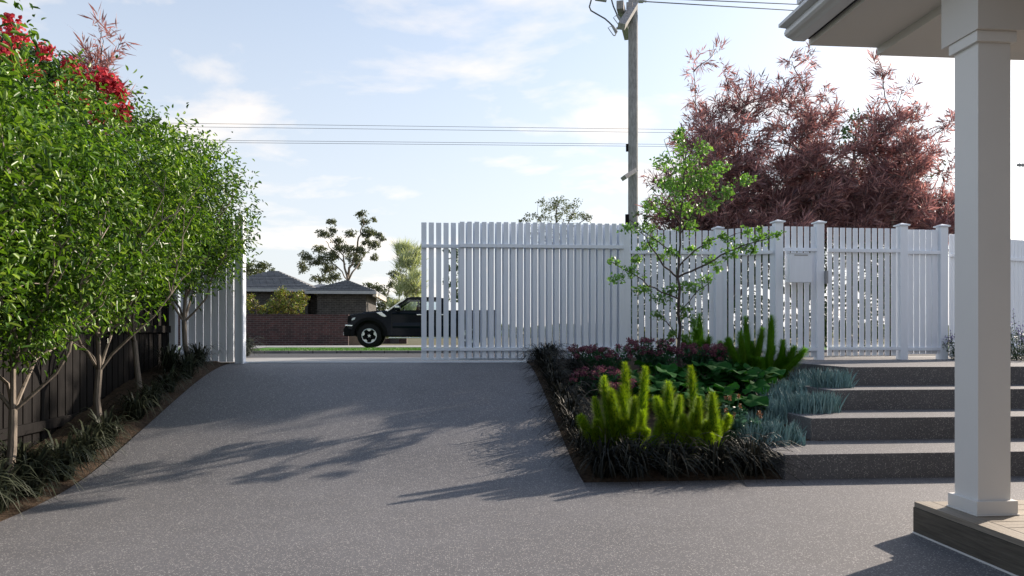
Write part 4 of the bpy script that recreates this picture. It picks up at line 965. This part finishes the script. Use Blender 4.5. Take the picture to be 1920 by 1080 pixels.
for (a_, b_, c_, d_, ze, ap, rl, ax) in ((x20,x21,46,52.2,ze2,ap2,1.6,'y'), (x10,x11,46.6,53.5,ze1,ap1,.3,'x')):
    r_ = hip(a_, b_, c_, d_, ze, ap, rl, .55, ax).build('roof', M['rooftile'], HS)
    tiles_lines(a_, b_, c_, d_, ze, ap, rl, .56, ax).build('tile_courses', M['rooftile'], r_)
    g_ = MB(); X0, X1, Y0, Y1 = a_-.56, b_+.56, c_-.56, d_+.56
    g_.box(X0-.08, X1+.08, Y0-.10, Y0-.002, ze-.16, ze+.02); g_.box(X1+.002, X1+.10, Y0, Y1, ze-.16, ze+.02); g_.build('gutter', M['steelgrey'], r_)
    MB().box(X1-.12, X1+.095, Y0+.02, Y1, ze-.30, ze-.165).build('fascia', M['cream'], HS)
hip(x11-.6, x20+.5, 47.6, 52, min(ze1,ze2)+.1, Z(533,50,590), .4, .3, 'x').build('roof', M['rooftile'], HS)

# garden shrubs behind the brick wall
for i, (cl_, t_) in enumerate((([(466,575,18,14),(485,580,18,12),(500,583,14,9),(470,560,12,10)],'at the white end post'), ([(520,565,20,22),(540,575,28,14),(555,562,18,18),(530,550,14,12),(568,560,12,12),(515,582,20,8),(550,585,26,7)],'taller one, below the gap between the roofs'))):
    cx_ = np.mean([c[0] for c in cl_])
    clump_tree('garden_shrub', 'yellow-green garden shrub behind the brick wall, ' + t_, 43.3, [[(cx_,640,2),(cx_,600,1.5),(cx_,570,.8)]], cl_, 'bush_leaf', 'bark_dark', 4.0, (.08,.16), .5, seed=80+i, depth=.5, cat='shrub', group='garden shrubs behind the brick wall', ground=.5)
# eucalypt
def s7(L): return [(540+x/5.333, 380+y/5.333) for x, y in L]
gl = [[(655,640,4.0),(653,530,3.0),(653,515,2.6),(661,495,2.2),(669,470,1.8),(672,446,1.5),(679,425,1.2),(681,404,.6)],[(653,525,2.4),(645,492,1.8),(643,478,1.2),(634,460,.8),(620,445,.5)],[(661,530,2.0),(661,510,1.6),(672,496,1.3),(686,474,.9),(703,461,.5)],
 [(641,526,1.2),(634,502,1.1),(615,485,.8),(578,496,.5)],[(645,490,1.2),(622,468,.9),(611,452,.6)],[(679,425,.9),(697,430,.7),(718,450,.4)],[(634,502,.9),(600,520,.6),(585,515,.4)]]
gcl = [(430,195,48,28),(370,310,80,38),(455,275,35,24),(620,310,58,30),(495,380,52,34),(310,470,62,38),(180,540,62,38),(150,645,42,60),(270,590,70,42),(380,560,80,50),(400,660,80,50),(330,765,110,40),(470,740,70,34),(560,460,90,48),(700,480,90,48),(650,560,76,48),(730,110,60,28),(760,190,56,30),(850,170,34,20),(790,285,56,34),(840,300,50,24),(905,330,40,24),(945,365,26,26),(870,420,44,40),(860,545,42,32),(690,630,34,36),(780,330,50,24),(440,520,60,40),(800,400,50,36)]
gcl = [(540+a/5.333, 380+b_/5.333, c_/4.5, d_/4.5) for a, b_, c_, d_ in gcl]
clump_tree('eucalyptus', 'tall open-crowned eucalyptus rising behind the brick house', 72, gl, gcl, 'gum_leaf', 'bark_gum', 9.5, (.12,.26), .42, tufts=9, tuftw=.34, seed=50, depth=1, ground=.42, twigs=False)
clump_tree('street_tree', 'low dark green tree right of the brick house behind the truck', 66, [[(714,640,2),(716,590,1.6),(722,560,1.2),(735,530,.8),(742,515,.5)],[(716,590,1.2),(706,560,.8),(700,540,.5)]],
  [(740,515,13,9),(752,520,9,8),(705,540,14,9),(715,550,14,12),(700,560,14,12),(722,566,12,12),(690,534,9,5),(735,535,9,8),(712,578,14,10),(738,570,10,12),(745,585,10,9),(695,590,12,12)], 'gum_leaf', 'bark_gum', 8, (.12,.25), .42, tufts=11, tuftw=.34, seed=51, depth=1, ground=.42, twigs=False)
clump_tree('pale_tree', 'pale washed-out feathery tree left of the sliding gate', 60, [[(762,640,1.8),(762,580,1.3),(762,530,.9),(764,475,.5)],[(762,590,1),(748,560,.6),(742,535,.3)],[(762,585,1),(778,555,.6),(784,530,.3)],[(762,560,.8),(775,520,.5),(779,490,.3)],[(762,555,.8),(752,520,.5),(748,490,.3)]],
  [(762,468,12,20),(768,495,20,20),(775,520,18,22),(755,500,12,18),(750,540,12,18),(768,548,24,20),(785,545,10,22),(745,575,14,12),(770,580,28,14),(750,470,8,14),(780,478,10,16)], 'haze_pale_leaf', 'bark_gum', 3.2, (.45,1.15), .06, seed=52, depth=1, ground=.42, tmpl=BLADE, bias=(0,0,1.1))
clump_tree('slender_tree', 'thin dark green tree seen through the gaps of the sliding gate', 50, [[(853,640,1.5),(853,560,1.2),(854,480,.6)],[(853,580,.8),(840,540,.4),(838,480,.3)]],
  [(854,478,6,14),(855,505,8,16),(852,530,9,16),(838,470,6,7),(839,500,5,14),(838,530,5,16),(856,556,9,14),(838,556,5,10)], 'dark_leaf', 'bark_dark', 6, (.10,.2), .5, seed=53, depth=.6, ground=.42, twigs=False)
clump_tree('round_tree', 'olive-green rounded tree top above the picket fence, centre', 40, [[(1040,640,4),(1040,520,3),(1042,440,2),(1045,385,.8)],[(1040,460,1.6),(1010,410,.8)],[(1040,460,1.6),(1075,400,.8)],[(1040,470,1.6),(985,415,.6)],[(1040,450,1.4),(1100,410,.6)]],
  [(1045,380,22,15),(1025,390,18,15),(1070,385,20,16),(1045,405,42,17),(1005,408,22,12),(1085,405,20,13),(980,412,14,7),(1104,410,10,9),(1045,440,60,24),(1015,375,10,7)], 'olive_leaf', 'bark_dark', 2.5, (.06,.13), .5, seed=54, depth=1, ground=.5)
clump_tree('round_tree', 'olive-green tree top showing behind the left roof and hedge', 64, [[(480,640,2.5),(480,560,2),(482,510,1)]],
  [(480,500,22,12),(498,500,18,10),(470,510,24,12),(510,510,12,7),(455,505,20,14),(490,520,30,12),(440,515,20,16)], 'olive_leaf', 'bark_gum', 4.5, (.12,.25), .45, seed=55, depth=1, ground=.42, twigs=False)
# far low belt that closes the horizon
rg = np.random.default_rng(77); n = 30000
P = np.stack([rg.uniform(-160, 210, n), rg.uniform(150, 190, n), np.zeros(n)], 1); hh = 2.2 + 1.6*np.sin(P[:,0]*.07) + 1.1*np.sin(P[:,0]*.19+1) + .7*np.sin(P[:,0]*.53+2); P[:,2] = .4 + rg.random(n)**.8*np.maximum(hh*.45+1.0, .5)
V, Fc = leaves(P, rdir(rg, n), rdir(rg, n), rg.uniform(.6,1.2,n), rg.uniform(.4,.9,n), DIAM); tag(np_obj('distant_trees', V, Fc, M['olive_leaf']), kind='stuff')

# ------------------------------------------------------------------ power poles and wires
YU = 22.0
pc_ = atY(1187, HY, YU); PO = thing('power_pole', 'grey weathered power pole with crossarms rising behind the picket fence', 'power pole', (pc_.x, YU, zst(YU)))
tr = MB(); rr = 9.3*mpp(1187,YU); tr.tube([(pc_.x,YU,.3),(pc_.x,YU,6),(pc_.x,YU,13.6)], [rr*1.03,rr,rr*.93], 20); tr.build('pole', M['pole'], PO, smooth=True)
def pP(px, py, dY=0): return atY(px, py, YU+dY)
dA = Vector((.42,.90,0)).normalized()
def arm(px, py, s_, L, back=.3, nm='crossarm', zlift=0.0):
    c_ = Vector(pP(px, py)); dv = Vector((-.55,-.83,0)).normalized(); a_ = c_ + dv*L*.5; b_ = c_ - dv*L*(1-.5)*back*2
    return MB().beam(a_, b_, s_, s_*1.05).build(nm, M['pole'], PO, bevel=.01)
# two main crossarms at the head (ends reach into the top of the picture) and a cable bracket arm
hd = [Vector((pc_.x-.34, YU, 11.12)), Vector((pc_.x+.34, YU, 11.12))]
MB().beam((pP(1148,-8).x, YU-1.0, Z(-4,YU-1.0)), (pc_.x+.15, YU+1.3, Z(-6,YU-1.0)), .20, .24).build('crossarm', M['pole'], PO, bevel=.01)
MB().beam((pP(1171,-8).x, YU-.6, Z(-2,YU-.6)), (pc_.x+.30, YU+1.3, Z(-2,YU-.6)), .18, .24).build('crossarm', M['pole'], PO, bevel=.01)
ca = MB(); ca.beam(pP(1189,10,-.30), pP(1165,50,-1.3), .19, .21, up=(1,0,0)); ca.build('fuse_arm', M['pole'], PO, bevel=.01)
cb_ = MB(); cb_.beam(pP(1191,320,-.25), pP(1169,334,-.6), .12, .19, up=(0,1,0)); cb_.build('brace_arm', M['pole'], PO, bevel=.008)
for a_, b_, r_ in ((pP(1156,53,-.9), pP(1166,53,-.9), .035), (pP(1166,35,-.8), pP(1178,34,-.4), .03), (pP(1168,30,-.7), pP(1172,36,-.6), .04)):
    MB().tube([a_, b_], r_, 6).build('bracket', M['steelgrey'], PO)
for (a_, b_, c_, d_) in (((1157,28),(1166,41),(1150,33),(1161,48)), ((1148,48),(1156,61),(1140,52),(1150,66))):
    fu = MB(); fu.tube([pP(*a_,-.8), pP(*b_,-.8)], [.035,.05], 8); fu.tube([pP(*b_,-.8), pP(b_[0]-3,b_[1]+6,-.8), pP(*d_,-.8)], .018, 5); fu.tube([pP(*a_,-.8), pP(*c_,-.8), pP(*d_,-.8)], .012, 4)
    fu.build('fuse', M['steelgrey'], PO)
wv_ = MB(); wv_.tube([pP(1110,-10,-.8), pP(1108,2,-.8), pP(1105,13,-.8), pP(1108,20,-.8), pP(1120,27,-.8), pP(1134,35,-.8), pP(1142,42,-.8), pP(1148,48,-.8)], .022, 5); wv_.build('lead_cable', M['wire'], PO); wv_ = MB(); wv_.tube([pP(1145,-6,-.8), pP(1150,12,-.8), pP(1157,28,-.8)], .022, 5); wv_.build('lead_cable', M['wire'], PO)
MB().tube([pP(1116,-2,-.9), pP(1137,1,-.9)], .05, 8).build('insulator', M['steelgrey'], PO)
iz = MB(); iz.tube([pP(1197,2,0), pP(1206,2,0)], .06, 8); iz.tube([pP(1206,2,0), pP(1212,3,0)], .03, 6); iz.build('insulator', M['steelgrey'], PO)
MB().tube([pP(1176,270,-.2), pP(1176,284,-.2)], .04, 8).build('cable_clamp', M['plastic'], PO); MB().tube([pP(1176,402,-.2), pP(1176,420,-.2)], .06, 8).build('cable_clamp', M['plastic'], PO)
def wire(label, a, b, Y0, Y1, sag, r_, ext=(0,0)):
    A_, B_ = Vector(atY(a[0], a[1], Y0)), Vector(atY(b[0], b[1], Y1)); P = []
    d = B_-A_; A_ = A_ - d*ext[0]; B_ = B_ + d*ext[1]
    for i in range(25):
        t = i/24; p = A_.lerp(B_, t); p.z -= 4*sag*t*(1-t); P.append(p)
    T = MB(); T.tube(P, r_, 4); tag(T.build('power_line', M['wire']), label, 'power line', 'power lines strung across the street')
wire('thin power line, uppermost of the four crossing behind the hedge', (370,231.5), (1290,243), 40, 40, .0, .0095, (.45,.35))
wire('thin power line, second of the four crossing behind the hedge', (370,238), (1290,249), 40, 40, .0, .0095, (.45,.35))
wire('thin power line, third of the four crossing behind the hedge', (440,263.5), (1240,270.5), 40, 40, .0, .0095, (.55,.45))
wire('thin power line, lowest of the four crossing behind the hedge', (440,267.5), (1240,274.5), 40, 40, .0, .0095, (.55,.45))
wire('dark cable from the pole top insulator to the verandah gutter, lower', (1212,3), (1478,19), 22, 26, .0, .016, (0,.9))
wire('dark cable from the pole top to the verandah gutter, upper', (1212,-4), (1490,8), 22, 26, .0, .016, (0,.9))
Y2 = 45.; q2 = P3(1962, Y2); P2 = thing('power_pole', 'distant dark power pole whose crossarm end shows at the right edge', 'power pole', (q2.x, Y2, .45))
MB().tube([(q2.x,Y2,.3),(q2.x,Y2,13.5)], [.17,.13], 12).build('pole', M['pole'], P2, smooth=True)
MB().beam((X(1903,Y2), Y2-.2, Z(289,Y2)), (X(2020,Y2), Y2-.2, Z(287,Y2)), .12, .14).build('crossarm', M['pole'], P2)
for x_ in (1908, 1914, 1921, 1990):
    b = MB(); b.lathe([(.05,0),(.09,.05),(.05,.10),(.09,.15),(.04,.22)], (X(x_,Y2), Y2-.2, Z(292,Y2)), 'z', 8)
    b.build('insulator', M['steelgrey'], P2)

# ------------------------------------------------------------------ PICKUP TRUCK (side-on, nose to the left)
YT = 27.6; S_ = mpp(700, YT)*50.0        # one model metre = 50 px
tx0 = X(644, YT); tz0 = Z(652.2, YT)
TK = thing('pickup_truck', 'black double-cab pickup truck parked side-on across the road, partly behind the sliding gate', 'truck', (tx0, YT, tz0))
W2 = .98
class TB(MB):
    def fin(s, name, m, par, **k):
        s.v = [(a*S_, b_*S_, c_*S_) for a, b_, c_ in s.v]; return s.build(name, m, par, local=True, **k)
def arc(cx_, cz_, r_, a0, a1, n): return [(cx_+r_*math.cos(R(a0+(a1-a0)*i/n)), cz_+r_*math.sin(R(a0+(a1-a0)*i/n))) for i in range(n+1)]
WX, WZ, WR = .95, .44, .455; W3 = 4.72
# lower body: closed side profile with both wheel arches, extruded across the width
pr = [(.16,.70),(.14,1.00),(.18,1.18),(.26,1.25),(.55,1.29),(1.0,1.335),(1.45,1.365),(1.66,1.385),(1.75,1.41),(3.80,1.44),(3.86,1.42),(5.80,1.44),(5.84,1.36),(5.82,.80),(5.72,.62),(W3+.62,.60)]
pr += arc(W3, WZ+.02, .58, 12, 168, 14) + [(W3-.62,.44),(WX+.64,.44)] + arc(WX, WZ+.02, .58, 12, 168, 14) + [(WX-.60,.62),(.30,.66)]
bd = TB(); bd.prism(pr, 'y', 0, 2*W2*1.0); body = bd.fin('body', M['carpaint'], TK, bevel=.06, seg=4, smooth=True)
# bonnet bulge, belt crease and lower door crease
t = TB(); t.prism([(.60,1.28),(.70,1.36),(1.20,1.405),(1.62,1.42),(1.66,1.37)], 'y', .30, 2*W2-.30); t.fin('bonnet_bulge', M['carpaint'], body, bevel=.03, smooth=True)
t = TB(); t.prism([(1.85,.76),(3.9,.78),(3.9,.85),(1.85,.83)], 'y', -.018, .02); t.fin('door_crease', M['carpaint'], body, bevel=.012)
t = TB(); t.prism([(.02,1.22),(-.022,1.30),(-.012,1.345),(.10,1.40),(.12,1.30)], 'x', 1.80, 5.78); t.fin('body_shoulder', M['carpaint'], body, smooth=True)
t = TB(); t.prism([(.01,.72),(-.028,.80),(-.024,.84),(.01,1.0)], 'x', 1.82, 4.0); t.fin('side_swage', M['carpaint'], body, smooth=True)
# cab: pillars, roof and glass round an open interior
cabp = [(1.70,1.40),(2.34,1.86),(2.52,1.905),(3.55,1.90),(3.72,1.86),(3.80,1.42)]
for yy in (.06, 2*W2-.06-.07):
    t = TB(); ins = .0
    pA = [(1.66,1.39),(1.80,1.39),(2.42,1.83),(2.36,1.89)]; t.prism(pA, 'y', yy, yy+.07)
    t.prism([(2.36,1.89),(2.40,1.82),(3.66,1.82),(3.72,1.87),(3.5,1.915),(2.52,1.92)], 'y', yy, yy+.07)
    t.prism([(2.84,1.42),(2.93,1.42),(2.93,1.83),(2.84,1.83)], 'y', yy+.003, yy+.067)
    t.prism([(3.62,1.42),(3.84,1.42),(3.74,1.87),(3.60,1.84)], 'y', yy+.003, yy+.067)
    t.fin('pillar', M['carpaint'], TK, bevel=.012)
    t = TB(); gl_ = [(1.84,1.40),(2.84,1.42),(2.84,1.825),(2.43,1.825)]; t.prism(gl_, 'y', yy+.03, yy+.036); t.fin('side_window', M['glass'], TK)
    t = TB(); t.prism([(2.93,1.42),(3.61,1.43),(3.60,1.825),(2.93,1.825)], 'y', yy+.03, yy+.036); t.fin('side_window', M['glass'], TK)
t = TB(); t.prism([(2.34,1.885),(2.52,1.925),(3.50,1.92),(3.72,1.88),(3.70,1.86),(3.5,1.885),(2.52,1.89),(2.38,1.86)], 'y', .08, 2*W2-.08); t.fin('roof', M['carpaint'], TK, smooth=True)
t = TB(); t.prism([(1.68,1.40),(2.34,1.885),(2.36,1.88),(1.72,1.40)], 'y', .14, 2*W2-.14); t.fin('windscreen', M['glass'], TK)
t = TB(); t.prism([(3.80,1.44),(3.72,1.84),(3.70,1.84),(3.77,1.44)], 'y', .14, 2*W2-.14); t.fin('rear_window', M['glass'], TK)
t = TB(); t.prism([(1.63,1.375),(2.30,1.865),(2.28,1.895),(1.60,1.40)], 'y', .01, .075); t.fin('windscreen_trim', M['chrome'], TK)
for yy in (.28, 1.15):
    t = TB(); t.prism([(2.62,1.2),(2.72,1.2),(2.80,1.62),(2.72,1.64)], 'y', yy, yy+.5); t.prism([(2.72,1.66),(2.80,1.66),(2.80,1.76),(2.74,1.76)], 'y', yy+.12, yy+.38); t.fin('seat', M['plastic'], TK, bevel=.02)
t = TB(); t.lathe([(.17,0),(.185,.02),(.17,.04)], (2.18,.45,1.36), 'x', 16); t.fin('steering_wheel', M['plastic'], TK)
# arch flares and cladding
for wx in (WX, W3):
    t = TB(); o_ = arc(wx, WZ+.03, .68, -2, 182, 22); i_ = arc(wx, WZ+.03, .565, -2, 182, 22)
    for k in range(22):
        t.prism([o_[k], o_[k+1], i_[k+1], i_[k]], 'y', -.035, .06)
    t.fin('wheel_arch_flare', M['plastic'], TK, smooth=True)
t = TB(); t.prism([(0,.47),(-.01,.70),(.05,.81),(.12,.83),(.42,.80),(.43,.47),(.30,.44),(.06,.44)], 'y', .04, 2*W2-.04); bp_ = t.fin('front_bumper', M['plastic'], TK, bevel=.03, smooth=True)
t = TB(); t.prism([(-.02,.47),(.015,.47),(.015,.60),(-.02,.60)], 'y', .10, .40); t.fin('fog_lamp', M['lamp'], bp_, bevel=.01)
t = TB(); t.prism([(.05,.83),(.32,.81),(.34,.86),(.08,.875)], 'y', -.004, .5); t.fin('bumper_trim', M['chrome'], bp_, bevel=.008)
t = TB(); t.prism([(.10,.85),(.16,.85),(.19,1.22),(.14,1.22)], 'y', .35, 2*W2-.35); t.fin('grille', M['plastic'], TK, bevel=.02)
for k in range(3):
    pass
t = TB(); t.prism([(.30,1.02),(.42,1.07),(.44,1.15),(.34,1.12),(.30,1.08)], 'y', -.012, .10); t.fin('headlight', M['lamp'], TK, bevel=.01)
t = TB(); t.prism([(.135,.95),(.27,.95),(.27,1.22),(.17,1.20)], 'y', -.006, .30); t.fin('headlight_housing', M['plastic'], TK, bevel=.01)
t = TB(); t.prism([(1.20,1.325),(1.40,1.36),(1.60,1.19),(1.52,1.16),(1.42,1.19)], 'y', -.010, .02); t.fin('side_vent', M['chrome'], TK, bevel=.008)
t = TB(); t.prism([(2.0,1.40),(2.11,1.44),(2.12,1.52),(2.06,1.56),(1.92,1.56),(1.90,1.45)], 'y', -.26, -.10); mr = t.fin('door_mirror', M['carpaint'], TK, bevel=.02, smooth=True)
t = TB(); t.prism([(1.91,1.50),(2.115,1.50),(2.06,1.585),(1.93,1.585)], 'y', -.265, -.095); t.fin('mirror_cap', M['chrome'], mr, bevel=.015)
t = TB(); t.prism([(2.02,1.38),(2.10,1.38),(2.10,1.46),(2.02,1.46)], 'y', -.11, .05); t.fin('mirror_arm', M['plastic'], mr)
for x_ in (2.72, 3.55):
    t = TB(); t.prism([(x_,1.23),(x_+.26,1.23),(x_+.26,1.275),(x_,1.275)], 'y', -.045, -.012); t.fin('door_handle', M['chrome'], TK, bevel=.008)
for x_ in (1.78, 2.90, 3.84):
    t = TB(); t.prism([(x_,.50),(x_+.010,.50),(x_+.010,1.40),(x_,1.40)], 'y', -.0035, .006); t.fin('door_seam', M['black'], TK)
t = TB(); t.prism([(1.68,.36),(3.95,.36),(3.98,.40),(1.68,.405)], 'y', -.10, .10); t.fin('side_step', M['chrome'], TK, bevel=.01)
t = TB(); t.box(.36, 1.56, .28, 2*W2-.28, .46, 1.10); t.box(W3-.6, W3+.6, .28, 2*W2-.28, .46, 1.10); t.fin('wheel_house', M['black'], TK)
t = TB(); t.box(1.6, 4.1, .15, 2*W2-.15, .42, .46); t.box(.4,5.7,.5,1.4,.42,.60); t.fin('chassis', M['black'], TK)
t = TB(); t.prism([(5.84,1.0),(5.86,1.0),(5.86,1.32),(5.84,1.32)], 'y', .02, .22); t.fin('tail_lamp', M['bract'], TK)
t = TB(); t.prism([(5.72,.50),(5.98,.50),(5.98,.66),(5.72,.66)], 'y', .05, 2*W2-.05); t.fin('rear_bumper', M['chrome'], TK, bevel=.02)
def wheel(wx, yy, side):
    t = TB(); h = .27; pf = [(.25,.0),(.30,.0),(.40,.012),(.445,.04),(WR,.08),(WR,h-.08),(.445,h-.04),(.40,h-.012),(.30,h),(.25,h)]
    t.lathe(pf, (wx, yy, WZ+.015), 'y', 40); wt = t.fin('wheel', M['rubber'], TK, smooth=True)
    f_ = yy if side < 0 else yy+h; s_ = -1 if side < 0 else 1
    t = TB(); t.lathe([(.272,0),(.280,s_*.012),(.270,s_*.018),(.252,s_*.012),(.246,s_*-.05)] , (wx, f_, WZ+.015), 'y', 40); t.fin('rim', M['alloy'], wt, smooth=True)
    t = TB(); t.lathe([(.24,-.055*s_),(.02,-.050*s_)], (wx, f_, WZ+.015), 'y', 30); t.fin('brake_disc', M['black'], wt)
    t = TB()
    for k in range(5):
        a = R(90+72*k); u = (math.cos(a), math.sin(a)); p_ = (-u[1], u[0])
        def q(r_, w_): return (wx+u[0]*r_+p_[0]*w_, WZ+.015+u[1]*r_+p_[1]*w_)
        t = TB(); t.prism([q(.170,.0), q(.205,.062), q(.250,.085), q(.262,0), q(.250,-.085), q(.205,-.062)], 'y', f_+s_*-.022, f_+s_*.006); t.fin('rim_petal', M['alloy'], wt)
    t = TB()
    for k in range(5):
        a = R(54+72*k); u = (math.cos(a), math.sin(a)); p_ = (-u[1], u[0])
        t.prism([(wx+u[0]*.02+p_[0]*.035, WZ+.015+u[1]*.02+p_[1]*.035), (wx+u[0]*.25+p_[0]*.03, WZ+.015+u[1]*.25+p_[1]*.03), (wx+u[0]*.25-p_[0]*.03, WZ+.015+u[1]*.25-p_[1]*.03), (wx+u[0]*.02-p_[0]*.035, WZ+.015+u[1]*.02-p_[1]*.035)], 'y', f_+s_*-.03, f_+s_*.002)
    t.fin('spokes', M['plastic'], wt)
    t = TB(); st_ = []
    for k in range(10):
        a = R(90+36*k); r5 = .075 if k % 2 == 0 else .032; st_.append((wx+math.cos(a)*r5, WZ+.015+math.sin(a)*r5))
    t.prism(st_, 'y', f_+s_*-.02, f_+s_*.012); t.fin('hub_cap', M['alloy'], wt)
for wx in (WX, W3): wheel(wx, -.015, -1); wheel(wx, 2*W2-.26, 1)
